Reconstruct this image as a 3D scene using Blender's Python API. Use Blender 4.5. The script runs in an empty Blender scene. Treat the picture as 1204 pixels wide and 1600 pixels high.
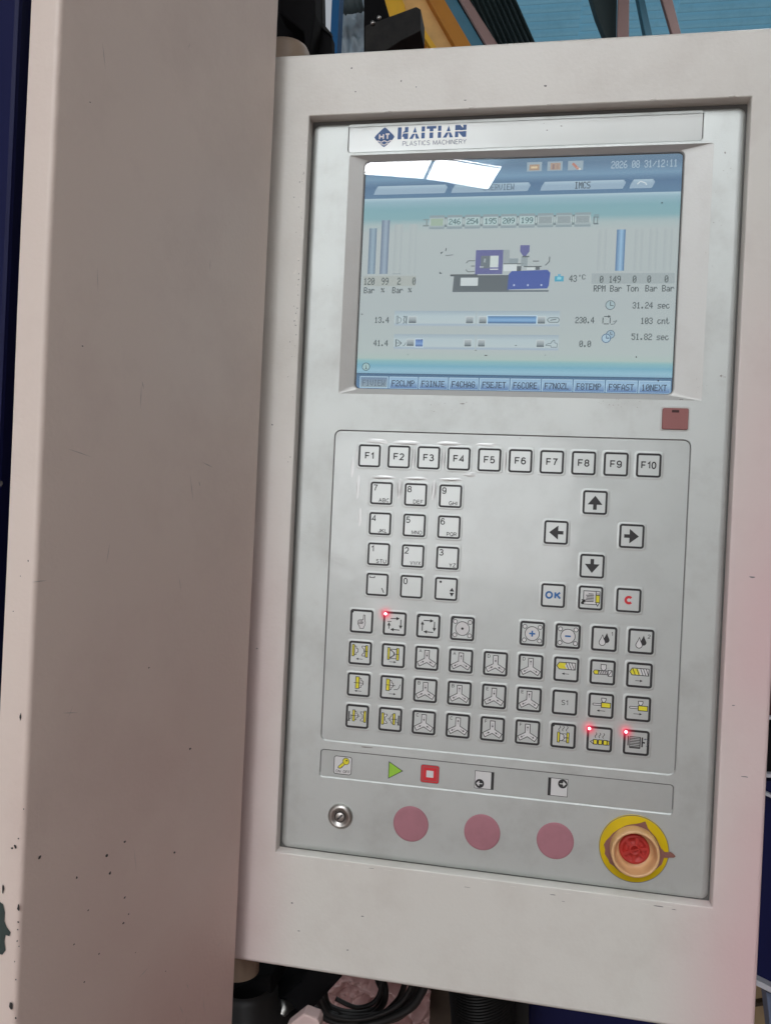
import bpy, bmesh, math, random
from mathutils import Vector, Matrix, noise
from mathutils.geometry import tessellate_polygon
random.seed(7)
SC = bpy.context.scene
COL = SC.collection

# ------------------------------------------------------------------ camera, world, light
S = 1.17e-3            # one panel unit (a twentieth of a key pitch) in metres
CAMX, CAMY, CAMZ = 93.815, -459.646, 67.994     # in panel units; z up from the key row datum
H0 = 1.42              # height of the datum above the floor
RM = [[0.98323254, -0.0461659, 0.17641563], [0.0462574, 0.99892308, 0.00359605], [-0.17639166, 0.00462477, 0.98430920]]
def W(x, y, z):        # panel units -> world (z up)
    return Vector((x*S, y*S, H0 + z*S))
CAM = W(CAMX, CAMY, CAMZ)
cd = bpy.data.cameras.new('camera'); cam = bpy.data.objects.new('camera', cd); COL.objects.link(cam)
cd.sensor_fit = 'VERTICAL'; cd.sensor_height = 36; cd.sensor_width = 27.1; cd.lens = 36*1230/1600
cd.clip_start = 0.02; cd.clip_end = 200
def w3(r): return Vector((r[0], r[2], -r[1]))
right, down, fwd = w3(RM[0]), w3(RM[1]), w3(RM[2])
mw = Matrix.Identity(4)
for i in range(3):
    mw[i][0] = right[i]; mw[i][1] = -down[i]; mw[i][2] = -fwd[i]; mw[i][3] = CAM[i]
cam.matrix_world = mw
SC.camera = cam
def at(px, py, Y):     # world point seen at photo pixel (px,py) on the plane Y metres behind the panel face
    d = right*((px-602)/1230) + down*((py-800)/1230) + fwd
    return CAM + d*((Y-CAM.y)/d.y)

SC.view_settings.view_transform = 'Standard'; SC.view_settings.look = 'None'
SC.view_settings.exposure = 0.0; SC.view_settings.gamma = 1
world = bpy.data.worlds.new('World'); SC.world = world; world.use_nodes = True
bg = world.node_tree.nodes['Background']
bg.inputs[0].default_value = (0.86, 0.92, 1.0, 1); bg.inputs[1].default_value = 0.42
SC.cycles.use_denoising = True
try: SC.cycles.denoiser = 'OPENIMAGEDENOISE'
except Exception: pass
SC.cycles.max_bounces = 8; SC.cycles.sample_clamp_indirect = 6

# ------------------------------------------------------------------ materials
def lin(c):
    return tuple(((v/255)/12.92 if v/255 <= .04045 else ((v/255+.055)/1.055)**2.4) for v in c)
MATS = {}
def mat(name, col, rough=.5, metal=0., coat=0., coatr=.1, bump=0., bscale=400., dirt=0., dirtcol=(.2, .15, .12), dscale=18., spec=.5, var=.0, bdist=.0005, bumpdetail=2.):
    m = bpy.data.materials.new(name); m.use_nodes = True; nt = m.node_tree
    b = nt.nodes['Principled BSDF']
    b.inputs['Base Color'].default_value = (*col, 1); b.inputs['Roughness'].default_value = rough
    b.inputs['Metallic'].default_value = metal; b.inputs['Coat Weight'].default_value = coat
    b.inputs['Coat Roughness'].default_value = coatr; b.inputs['Specular IOR Level'].default_value = spec
    tc = nt.nodes.new('ShaderNodeNewGeometry')
    if dirt or var:
        n1 = nt.nodes.new('ShaderNodeTexNoise'); n1.inputs['Scale'].default_value = dscale; n1.inputs['Detail'].default_value = 8; n1.inputs['Roughness'].default_value = .65
        nt.links.new(tc.outputs['Position'], n1.inputs['Vector'])
        r = nt.nodes.new('ShaderNodeValToRGB'); r.color_ramp.elements[0].position = .48; r.color_ramp.elements[1].position = .8
        r.color_ramp.elements[0].color = (0, 0, 0, 1); r.color_ramp.elements[1].color = (1, 1, 1, 1)
        nt.links.new(n1.outputs['Fac'], r.inputs['Fac'])
        mx = nt.nodes.new('ShaderNodeMix'); mx.data_type = 'RGBA'
        mul = nt.nodes.new('ShaderNodeMath'); mul.operation = 'MULTIPLY'; mul.inputs[1].default_value = dirt
        nt.links.new(r.outputs['Color'], mul.inputs[0]); nt.links.new(mul.outputs[0], mx.inputs['Factor'])
        mx.inputs[6].default_value = (*col, 1); mx.inputs[7].default_value = (*dirtcol, 1)
        out = mx.outputs[2]
        if var:
            n2 = nt.nodes.new('ShaderNodeTexNoise'); n2.inputs['Scale'].default_value = 5; n2.inputs['Detail'].default_value = 4
            nt.links.new(tc.outputs['Position'], n2.inputs['Vector'])
            hsv = nt.nodes.new('ShaderNodeHueSaturation'); mr = nt.nodes.new('ShaderNodeMapRange')
            mr.inputs[3].default_value = 1-var; mr.inputs[4].default_value = 1+var
            nt.links.new(n2.outputs['Fac'], mr.inputs[0]); nt.links.new(mr.outputs[0], hsv.inputs['Value']); nt.links.new(out, hsv.inputs['Color']); out = hsv.outputs[0]
        nt.links.new(out, b.inputs['Base Color'])
        rr = nt.nodes.new('ShaderNodeMapRange'); rr.inputs[3].default_value = rough*.85; rr.inputs[4].default_value = min(1, rough*1.25)
        nt.links.new(n1.outputs['Fac'], rr.inputs[0]); nt.links.new(rr.outputs[0], b.inputs['Roughness'])
    if bump:
        n3 = nt.nodes.new('ShaderNodeTexNoise'); n3.inputs['Scale'].default_value = bscale; n3.inputs['Detail'].default_value = bumpdetail
        nt.links.new(tc.outputs['Position'], n3.inputs['Vector'])
        bp = nt.nodes.new('ShaderNodeBump'); bp.inputs['Strength'].default_value = bump; bp.inputs['Distance'].default_value = bdist
        nt.links.new(n3.outputs['Fac'], bp.inputs['Height']); nt.links.new(bp.outputs[0], b.inputs['Normal'])
        if coat: nt.links.new(bp.outputs[0], b.inputs['Coat Normal'])
    MATS[name] = m
    return m
def emat(name, col, strength):
    m = bpy.data.materials.new(name); m.use_nodes = True; nt = m.node_tree
    b = nt.nodes['Principled BSDF']; b.inputs['Base Color'].default_value = (*col, 1)
    b.inputs['Emission Color'].default_value = (*col, 1); b.inputs['Emission Strength'].default_value = strength
    return m
M_PAINT = mat('cream_enamel', (.68, .668, .625), .36, bump=.2, bscale=420, dirt=.34, dirtcol=(.42, .37, .33), dscale=16, var=.04)
M_COVER = mat('cover_enamel', (.80, .69, .62), .40, bump=.3, bscale=420, dirt=.22, dirtcol=(.34, .23, .21), dscale=10, var=.05)
M_FACE = mat('silver_face', (.56, .59, .578), .52, metal=.9, bump=.12, bscale=900, dirt=.35, dirtcol=(.30, .28, .26), dscale=26, var=.05)
M_FILM = mat('keypad_film', (.515, .545, .535), .50, metal=.88, coat=.4, coatr=.10, bump=.35, bscale=26, bdist=.0012, dirt=.15, dirtcol=(.3, .29, .28), dscale=30)
M_BLIST = mat('lifted_film', (.56, .575, .57), .46, metal=.7, coat=1., coatr=.16, bump=.5, bscale=90, bdist=.0006)
M_KEY = mat('key_film', (.535, .565, .555), .48, metal=.82, coat=.4, coatr=.12, bump=.25, bscale=60, bdist=.0006)
M_NAME = mat('nameplate_film', (.60, .635, .62), .33, metal=.10, coat=.6, coatr=.12, bump=.3, bscale=20, bdist=.0008, dirt=.1, dirtcol=(.4, .4, .38), dscale=30)
M_GAP_SHADE = mat('gap_shade_paint', (.10, .10, .095), .6, metal=.0, dirt=.6, dirtcol=(.1, .09, .08), dscale=60)
M_CHAM = mat('screen_bezel', (.52, .525, .51), .38, metal=.25, bump=.15, bscale=700, dirt=.25, dirtcol=(.35, .33, .3), dscale=30)
M_INK = mat('black_ink', (.018, .018, .02), .45)
M_MARK_SHADE = mat('dark_mark_and_rim_shade', (.16, .16, .16), .6)
M_GREY = mat('grey_ink', (.12, .14, .19), .5)
M_BLUEINK = mat('blue_ink', (.015, .12, .36), .45)
M_LOGO = mat('navy_ink', (.022, .085, .25), .45)
M_REDINK = mat('red_ink', (.62, .02, .03), .45)
M_YEL = mat('yellow_ink', (.76, .68, .03), .5)
M_WHITE = mat('white_ink', (.66, .66, .66), .45)
M_GREEN = mat('green_ink', (.30, .58, .04), .45)
M_PINK = mat('pink_cap', (.40, .18, .215), .6, spec=.3, dirt=.6, dirtcol=(.30, .14, .165), dscale=70, bump=.2, bscale=500)
M_PORT = mat('port_cap', (.30, .115, .11), .5, bump=.2, bscale=600, dirt=.2, dirtcol=(.2, .08, .07), dscale=50)
M_EY = mat('yellow_disc', (.64, .45, .006), .6, spec=.2, dirt=.3, dirtcol=(.4, .27, .03), dscale=60)
M_TAN = mat('tan_collar', (.72, .44, .22), .33, dirt=.25, dirtcol=(.5, .25, .1), dscale=70)
M_RED = mat('red_core', (.46, .028, .02), .5, dirt=.6, dirtcol=(.25, .015, .012), dscale=160)
M_RESID = mat('film_residue', (.24, .10, .08), .55, dirt=.5, dirtcol=(.15, .06, .05), dscale=120)
M_CHROME = mat('chrome', (.50, .485, .46), .36, metal=1., bump=.1, bscale=600)
M_FLAKE = mat('flaked_paint', (.74, .72, .67), .5)
M_SCR = mat('scratch', (.42, .37, .34), .5)
M_CHIP = mat('bare_metal_chip', (.035, .03, .03), .6)
M_PRIMER = mat('green_primer', (.04, .06, .055), .6, dirt=.6, dirtcol=(.02, .02, .02), dscale=80)
M_BLACK = mat('gap_shade_black', (.006, .006, .007), .8, spec=.12, bump=.3, bscale=200)
M_CHAR = mat('charcoal_steel', (.018, .018, .018), .65, spec=.25, bump=.3, bscale=90, dirt=.5, dirtcol=(.07, .066, .06), dscale=9)
M_RUBBER = mat('rubber', (.012, .011, .011), .45, spec=.35)
M_BLUE = mat('blue_paint', (.008, .09, .24), .6, spec=.2, bump=.2, bscale=100)
M_NAVY = mat('navy_paint', (.005, .007, .055), .5, spec=.2, dirt=.3, dirtcol=(.004, .004, .02), dscale=6)
M_GIRD = mat('girder_yellow', (.85, .48, .015), .45, dirt=.4, dirtcol=(.4, .2, .03), dscale=6)
M_GTAN = mat('girder_tan', (.78, .50, .18), .5, dirt=.4, dirtcol=(.3, .17, .06), dscale=6)
M_GOR = mat('girder_orange', (.52, .21, .01), .5, dirt=.4, dirtcol=(.2, .07, .01), dscale=6)
M_TEAL = mat('teal_steel', (.04, .15, .22), .5, dirt=.4, dirtcol=(.02, .07, .10), dscale=4)
M_ROSE = mat('primer_steel', (.22, .14, .13), .6, dirt=.4, dirtcol=(.12, .09, .07), dscale=4)
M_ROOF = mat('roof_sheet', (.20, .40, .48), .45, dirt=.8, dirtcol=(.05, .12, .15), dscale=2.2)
M_ROOF.node_tree.nodes['Principled BSDF'].inputs['Emission Color'].default_value = (.11, .26, .36, 1)   # glow added to brighten the dim underside of the sheet
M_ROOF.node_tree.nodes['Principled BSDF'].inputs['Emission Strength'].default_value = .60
M_DARKWALL = mat('dark_cladding', (.014, .03, .033), .6, dirt=.6, dirtcol=(.03, .055, .05), dscale=3)
M_GREYWALL = mat('grey_wall', (.24, .20, .175), .8)
M_CEIL = mat('ceiling_sheet', (.06, .10, .13), .7)
M_FLOOR = mat('red_floor', (.26, .175, .15), .5, dirt=.5, dirtcol=(.2, .1, .1), dscale=3)
M_PLASTIC = mat('pale_plastic', (.30, .38, .44), .45, dirt=.4, dirtcol=(.2, .25, .3), dscale=8)
M_DARKBAND = mat('dark_band', (.05, .08, .09), .6, dirt=.6, dirtcol=(.02, .02, .03), dscale=12)
M_PSHEET = mat('pink_sheet', (.48, .30, .29), .28, dirt=.5, dirtcol=(.3, .16, .15), dscale=30)
M_PBLOCK = mat('pink_block', (.58, .44, .42), .5, dirt=.3, dirtcol=(.4, .22, .22), dscale=30)
M_BROWN = mat('brown_board', (.055, .035, .02), .6, dirt=.5, dirtcol=(.02, .013, .01), dscale=20)
M_BEIGE = mat('beige_tube', (.28, .21, .155), .5, dirt=.4, dirtcol=(.2, .15, .1), dscale=20)
M_CARD = mat('cardboard', (.42, .30, .17), .7, dirt=.4, dirtcol=(.2, .12, .06), dscale=12)
M_STEELBLUE = mat('steel_leg', (.14, .18, .28), .45)
M_WSTRIPE = mat('white_stripe', (.55, .55, .6), .5)
M_MAROON = mat('maroon_body', (.05, .012, .012), .6)
M_SKYL = emat('skylight_glow', (.97, .99, 1.0), 32.0)
M_SKYF = emat('skylight_glow_soft', (.97, .985, 1.0), 6.0)
M_FILL = emat('fill_glow', (.985, .99, 1.0), 5.6)
M_LED = emat('led_core', (1.0, .42, .48), 6.0)
# screen image: what the display gives off, held in a colour attribute
M_LCD = bpy.data.materials.new('display_image'); M_LCD.use_nodes = True
_nt = M_LCD.node_tree; _nt.nodes.clear()
_o = _nt.nodes.new('ShaderNodeOutputMaterial'); _e = _nt.nodes.new('ShaderNodeEmission'); _a = _nt.nodes.new('ShaderNodeVertexColor'); _a.layer_name = 'Col'
_nt.links.new(_a.outputs[0], _e.inputs[0]); _e.inputs[1].default_value = 1.22; _nt.links.new(_e.outputs[0], _o.inputs[0])
# front glass
M_GLASS = bpy.data.materials.new('screen_glass'); M_GLASS.use_nodes = True
_nt = M_GLASS.node_tree; _nt.nodes.clear()
_o = _nt.nodes.new('ShaderNodeOutputMaterial'); _t = _nt.nodes.new('ShaderNodeBsdfTransparent'); _g = _nt.nodes.new('ShaderNodeBsdfGlossy'); _d = _nt.nodes.new('ShaderNodeBsdfDiffuse')
_g.inputs['Roughness'].default_value = .006; _d.inputs[0].default_value = (.5, .5, .48, 1)
_m1 = _nt.nodes.new('ShaderNodeMixShader'); _m2 = _nt.nodes.new('ShaderNodeMixShader'); _f = _nt.nodes.new('ShaderNodeFresnel'); _f.inputs[0].default_value = 1.52
_m2.inputs[0].default_value = .15
_nt.links.new(_t.outputs[0], _m2.inputs[1]); _nt.links.new(_d.outputs[0], _m2.inputs[2])
_nt.links.new(_f.outputs[0], _m1.inputs[0]); _nt.links.new(_m2.outputs[0], _m1.inputs[1]); _nt.links.new(_g.outputs[0], _m1.inputs[2]); _nt.links.new(_m1.outputs[0], _o.inputs[0])
# red glow of a lit lamp spreading in the film round it
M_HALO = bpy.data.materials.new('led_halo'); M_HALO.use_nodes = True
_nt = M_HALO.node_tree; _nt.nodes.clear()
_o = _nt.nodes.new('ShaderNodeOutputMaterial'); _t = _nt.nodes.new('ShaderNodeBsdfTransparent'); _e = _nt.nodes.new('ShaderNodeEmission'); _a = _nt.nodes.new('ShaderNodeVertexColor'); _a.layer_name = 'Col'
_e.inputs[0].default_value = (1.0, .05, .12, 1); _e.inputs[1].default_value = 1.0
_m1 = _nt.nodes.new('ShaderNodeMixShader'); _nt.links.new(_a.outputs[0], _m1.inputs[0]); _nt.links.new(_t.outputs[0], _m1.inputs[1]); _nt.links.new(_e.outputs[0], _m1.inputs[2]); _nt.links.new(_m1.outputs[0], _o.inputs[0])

def bounce_tint(m, x0, x1, col, amt, z0, z1):
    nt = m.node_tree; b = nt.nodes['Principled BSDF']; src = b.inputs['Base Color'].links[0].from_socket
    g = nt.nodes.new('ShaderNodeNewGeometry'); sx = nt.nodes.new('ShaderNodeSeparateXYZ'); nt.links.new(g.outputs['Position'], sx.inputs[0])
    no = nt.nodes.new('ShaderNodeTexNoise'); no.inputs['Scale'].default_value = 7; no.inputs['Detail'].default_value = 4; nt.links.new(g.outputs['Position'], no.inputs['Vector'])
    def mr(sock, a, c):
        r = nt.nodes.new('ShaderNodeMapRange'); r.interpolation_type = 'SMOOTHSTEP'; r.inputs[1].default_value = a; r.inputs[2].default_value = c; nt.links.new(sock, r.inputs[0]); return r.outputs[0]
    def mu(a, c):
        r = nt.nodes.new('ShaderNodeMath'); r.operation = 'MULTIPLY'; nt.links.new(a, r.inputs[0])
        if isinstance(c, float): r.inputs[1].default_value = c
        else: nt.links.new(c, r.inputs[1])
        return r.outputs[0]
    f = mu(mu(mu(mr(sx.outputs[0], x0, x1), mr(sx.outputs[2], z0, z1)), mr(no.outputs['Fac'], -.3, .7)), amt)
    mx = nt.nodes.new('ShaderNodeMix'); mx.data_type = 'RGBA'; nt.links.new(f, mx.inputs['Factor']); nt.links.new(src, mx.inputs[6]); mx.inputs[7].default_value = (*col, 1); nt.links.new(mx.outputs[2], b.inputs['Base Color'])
# pink bounce light painted into the enamel colour
bounce_tint(M_PAINT, 165*S, 226*S, (.68, .48, .49), .95, H0+.32, H0+.0)
bounce_tint(M_PAINT, -20*S, -70*S, (.60, .42, .42), .7, H0+.20, H0-.08)
bounce_tint(M_COVER, -125*S, -75*S, (.58, .38, .35), .8, H0+.20, H0-.25)
# ------------------------------------------------------------------ object helpers
def tag(o, label=None, cat=None, group=None, kind=None):
    if label: o['label'] = label
    if cat: o['category'] = cat
    if group: o['group'] = group
    if kind: o['kind'] = kind
    return o
def empty(name, loc, label=None, cat=None, group=None):
    o = bpy.data.objects.new(name, None); COL.objects.link(o); o.location = loc; o.empty_display_size = .02
    return tag(o, label, cat, group)
def wloc(o):
    v = Vector((0, 0, 0))
    while o: v = v + o.location; o = o.parent
    return v
def link(name, me, parent=None, origin=None):
    o = bpy.data.objects.new(name, me); COL.objects.link(o)
    origin = Vector(origin) if origin is not None else (wloc(parent) if parent else Vector((0, 0, 0)))
    if parent: o.parent = parent; o.location = origin - wloc(parent)
    else: o.location = origin
    return o
class MB:
    """collects faces in world metres"""
    def __init__(s): s.v = []; s.f = []; s.m = []; s.mats = []; s.c = []; s.sm = []
    def mi(s, m):
        if m not in s.mats: s.mats.append(m)
        return s.mats.index(m)
    def face(s, pts, m, cols=None, smooth=False):
        b = len(s.v); s.v += [Vector(p) for p in pts]; s.f.append(tuple(range(b, b+len(pts)))); s.m.append(s.mi(m)); s.c.append(cols); s.sm.append(smooth)
    def grid(s, rows, m, closed=False, smooth=True):
        b = len(s.v); n = len(rows[0])
        for r in rows: s.v += [Vector(p) for p in r]
        k = s.mi(m)
        for i in range(len(rows)-1):
            for j in range(n if closed else n-1):
                j2 = (j+1) % n
                s.f.append((b+i*n+j, b+i*n+j2, b+(i+1)*n+j2, b+(i+1)*n+j)); s.m.append(k); s.c.append(None); s.sm.append(smooth)
    def fan(s, ring, m, smooth=False): s.face(ring, m, None, smooth)
    def tri(s, polys, m):   # polygon with holes (lists of world points on one plane)
        t = tessellate_polygon([[Vector(p) for p in q] for q in polys]); pts = [Vector(p) for q in polys for p in q]
        b = len(s.v); s.v += pts; k = s.mi(m)
        for a in t: s.f.append(tuple(b+i for i in a)); s.m.append(k); s.c.append(None); s.sm.append(False)
    def tube(s, pts, r, m, n=8, cap=True):
        rows = []; up = Vector((0.13, .2, 1)).normalized()
        for i, p in enumerate(pts):
            t = (Vector(pts[min(i+1, len(pts)-1)])-Vector(pts[max(i-1, 0)])).normalized()
            a = t.cross(up)
            if a.length < 1e-3: a = t.cross(Vector((1, 0, 0)))
            a.normalize(); b = t.cross(a).normalized(); rr = r[i] if isinstance(r, (list, tuple)) else r
            rows.append([Vector(p)+a*math.cos(2*math.pi*k/n)*rr+b*math.sin(2*math.pi*k/n)*rr for k in range(n)])
        s.grid(rows, m, closed=True)
        if cap: s.fan(rows[0], m); s.fan(rows[-1], m)
    def lathe(s, c, prof, m, n=48, axis='y'):   # prof: (radius, offset toward viewer) in metres
        rows = []
        for r, h in prof:
            if axis == 'y': rows.append([Vector(c)+Vector((math.cos(2*math.pi*k/n)*r, -h, math.sin(2*math.pi*k/n)*r)) for k in range(n)])
            else: rows.append([Vector(c)+Vector((math.cos(2*math.pi*k/n)*r, math.sin(2*math.pi*k/n)*r, h)) for k in range(n)])
        s.grid(rows, m, closed=True)
    def build(s, name, parent=None, origin=None, bevel=0, fix=True):
        o0 = Vector(origin) if origin is not None else (wloc(parent) if parent else Vector((0, 0, 0)))
        me = bpy.data.meshes.new(name)
        me.from_pydata([tuple(v-o0) for v in s.v], [], s.f)
        for m in s.mats: me.materials.append(m)
        for p, k, sm in zip(me.polygons, s.m, s.sm): p.material_index = k; p.use_smooth = sm
        if any(c is not None for c in s.c):
            ca = me.color_attributes.new('Col', 'FLOAT_COLOR', 'CORNER')
            for p, c in zip(me.polygons, s.c):
                for q, li in enumerate(p.loop_indices):
                    cc = (0, 0, 0) if c is None else (c[q] if isinstance(c[0], (tuple, list)) else c)
                    ca.data[li].color = (*cc, 1)
        elif fix:
            bm = bmesh.new(); bm.from_mesh(me)
            bmesh.ops.remove_doubles(bm, verts=bm.verts, dist=1e-6)
            bmesh.ops.recalc_face_normals(bm, faces=bm.faces)
            if bevel:
                ed = [e for e in bm.edges if len(e.link_faces) == 2 and e.calc_face_angle(0) > .6]
                bmesh.ops.bevel(bm, geom=ed, offset=bevel, segments=2, affect='EDGES', profile=.6)
            bm.to_mesh(me); bm.free()
        me.update()
        return link(name, me, parent, o0)
def boxpts(mb, lo, hi, m):
    x0, y0, z0 = lo; x1, y1, z1 = hi
    P = [Vector((x, y, z)) for x in (x0, x1) for y in (y0, y1) for z in (z0, z1)]
    for f in ((0, 1, 3, 2), (4, 6, 7, 5), (0, 4, 5, 1), (2, 3, 7, 6), (0, 2, 6, 4), (1, 5, 7, 3)): mb.face([P[i] for i in f], m)
def prism(mb, pts, dv, m):        # polygon of world points extruded by vector dv
    q = [Vector(p) for p in pts]; r = [p+Vector(dv) for p in q]; n = len(q)
    mb.tri([q], m); mb.tri([r], m)
    for i in range(n): mb.face([q[i], q[(i+1) % n], r[(i+1) % n], r[i]], m)
def pslab(mb, pix, Y, t, m):      # outline on the plane Y, with thickness t behind it
    prism(mb, [at(a, b, Y) for a, b in pix], (0, t, 0), m)
def rrect(x0, x1, z0, z1, r, n=6):
    r = max(r, 1e-4); P = []
    for cx, cz, a0 in ((x1-r, z1-r, 0), (x0+r, z1-r, 90), (x0+r, z0+r, 180), (x1-r, z0+r, 270)):
        for k in range(n+1):
            a = math.radians(a0+90*k/n); P.append((cx+r*math.cos(a), cz+r*math.sin(a)))
    return P
def lift(P, y): return [W(a, y, b) for a, b in P]

# ------------------------------------------------------------------ printing (flat art in panel units)
def arc(cx, cy, rx, ry, a0, a1, n=10): return [(cx+rx*math.cos(math.radians(a0+(a1-a0)*k/n)), cy+ry*math.sin(math.radians(a0+(a1-a0)*k/n))) for k in range(n+1)]
# grotesque letters as centre-line strokes, capital height 1: (width, strokes)
FN = {
 'A': (.70, [[(0, 0), (.35, 1), (.70, 0)], [(.12, .33), (.58, .33)]]), 'B': (.62, [[(0, 0), (0, 1), (.36, 1)]+arc(.36, .76, .22, .24, 90, -90)[1:]+[(0, .52)], [(.36, .52)]+arc(.38, .26, .24, .26, 90, -90)+[(0, 0)]]),
 'C': (.66, [arc(.35, .5, .35, .5, 42, 318, 18)]), 'D': (.66, [[(0, 0), (0, 1), (.28, 1)]+arc(.28, .5, .38, .5, 90, -90, 14)[1:]+[(0, 0)]]), 'E': (.56, [[(.56, 1), (0, 1), (0, 0), (.58, 0)], [(0, .53), (.52, .53)]]),
 'F': (.54, [[(.56, 1), (0, 1), (0, 0)], [(0, .5), (.48, .5)]]), 'G': (.70, [arc(.36, .5, .36, .5, 45, 300, 18)+[(.70, .12), (.70, .46), (.40, .46)]]), 'H': (.62, [[(0, 0), (0, 1)], [(.62, 0), (.62, 1)], [(0, .52), (.62, .52)]]),
 'I': (.04, [[(.02, 0), (.02, 1)]]), 'J': (.42, [[(.42, 1), (.42, .25)]+arc(.21, .25, .21, .25, 0, -180)]), 'K': (.60, [[(0, 0), (0, 1)], [(.58, 1), (0, .36)], [(.2, .6), (.62, 0)]]), 'L': (.50, [[(0, 1), (0, 0), (.52, 0)]]),
 'M': (.78, [[(0, 0), (0, 1)], [(.02, 1), (.39, .12), (.76, 1)], [(.78, 1), (.78, 0)]]), 'N': (.62, [[(0, 0), (0, 1)], [(.02, 1), (.60, 0)], [(.62, 0), (.62, 1)]]), 'O': (.74, [arc(.37, .5, .37, .5, 0, 360, 22)]), 'P': (.58, [[(0, 0), (0, 1), (.34, 1)]+arc(.34, .72, .24, .28, 90, -90)[1:]+[(0, .44)]]),
 'Q': (.74, [arc(.37, .5, .37, .5, 0, 360, 22), [(.45, .25), (.74, -.05)]]), 'R': (.62, [[(0, 0), (0, 1), (.36, 1)]+arc(.36, .74, .24, .26, 90, -90)[1:]+[(0, .48)], [(.34, .48), (.62, 0)]]),
 'S': (.60, [arc(.30, .75, .27, .25, 25, 180)+[(.05, .62), (.3, .52), (.54, .4)]+arc(.30, .26, .29, .26, 20, -165)]), 'T': (.62, [[(0, 1), (.62, 1)], [(.31, 1), (.31, 0)]]), 'U': (.62, [[(0, 1), (0, .3)]+arc(.31, .3, .31, .3, 180, 360)+[(.62, 1)]]),
 'V': (.66, [[(0, 1), (.33, 0), (.66, 1)]]), 'W': (.94, [[(0, 1), (.23, 0), (.47, .96), (.71, 0), (.94, 1)]]), 'X': (.64, [[(0, 0), (.62, 1)], [(.02, 1), (.64, 0)]]), 'Y': (.64, [[(0, 1), (.32, .45), (.64, 1)], [(.32, .45), (.32, 0)]]), 'Z': (.58, [[(.02, 1), (.56, 1), (0, 0), (.58, 0)]]),
 '0': (.52, [arc(.26, .5, .26, .5, 0, 360, 22)]), '1': (.30, [[(.0, .74), (.16, .84), (.27, 1), (.27, 0)]]), '2': (.54, [arc(.27, .72, .25, .28, 165, -25)+[(.40, .45), (.02, .0), (.54, 0)]]),
 '3': (.54, [arc(.25, .75, .23, .25, 160, -80)+[(.2, .53)], [(.24, .53)]+arc(.26, .27, .27, .27, 80, -160)]), '4': (.56, [[(.42, 0), (.42, 1), (0, .28), (.56, .28)]]), '5': (.54, [[(.50, 1), (.1, 1), (.03, .46)]+arc(.26, .32, .27, .32, 125, -155)]),
 '6': (.54, [arc(.28, .70, .24, .30, 30, 150)+[(.0, .42)]+arc(.27, .31, .26, .31, 170, 530, 16)]), '7': (.52, [[(0, 1), (.52, 1), (.3, .5), (.2, 0)]]), '8': (.54, [arc(.27, .76, .22, .24, -90, 270, 16), arc(.27, .27, .26, .27, 90, 450, 16)]), '9': (.54, [arc(.27, .69, .26, .31, -10, 350, 16)+[(.53, .5)]+arc(.26, .3, .27, .3, 10, -150)]), ' ': (.30, []),
}
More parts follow.
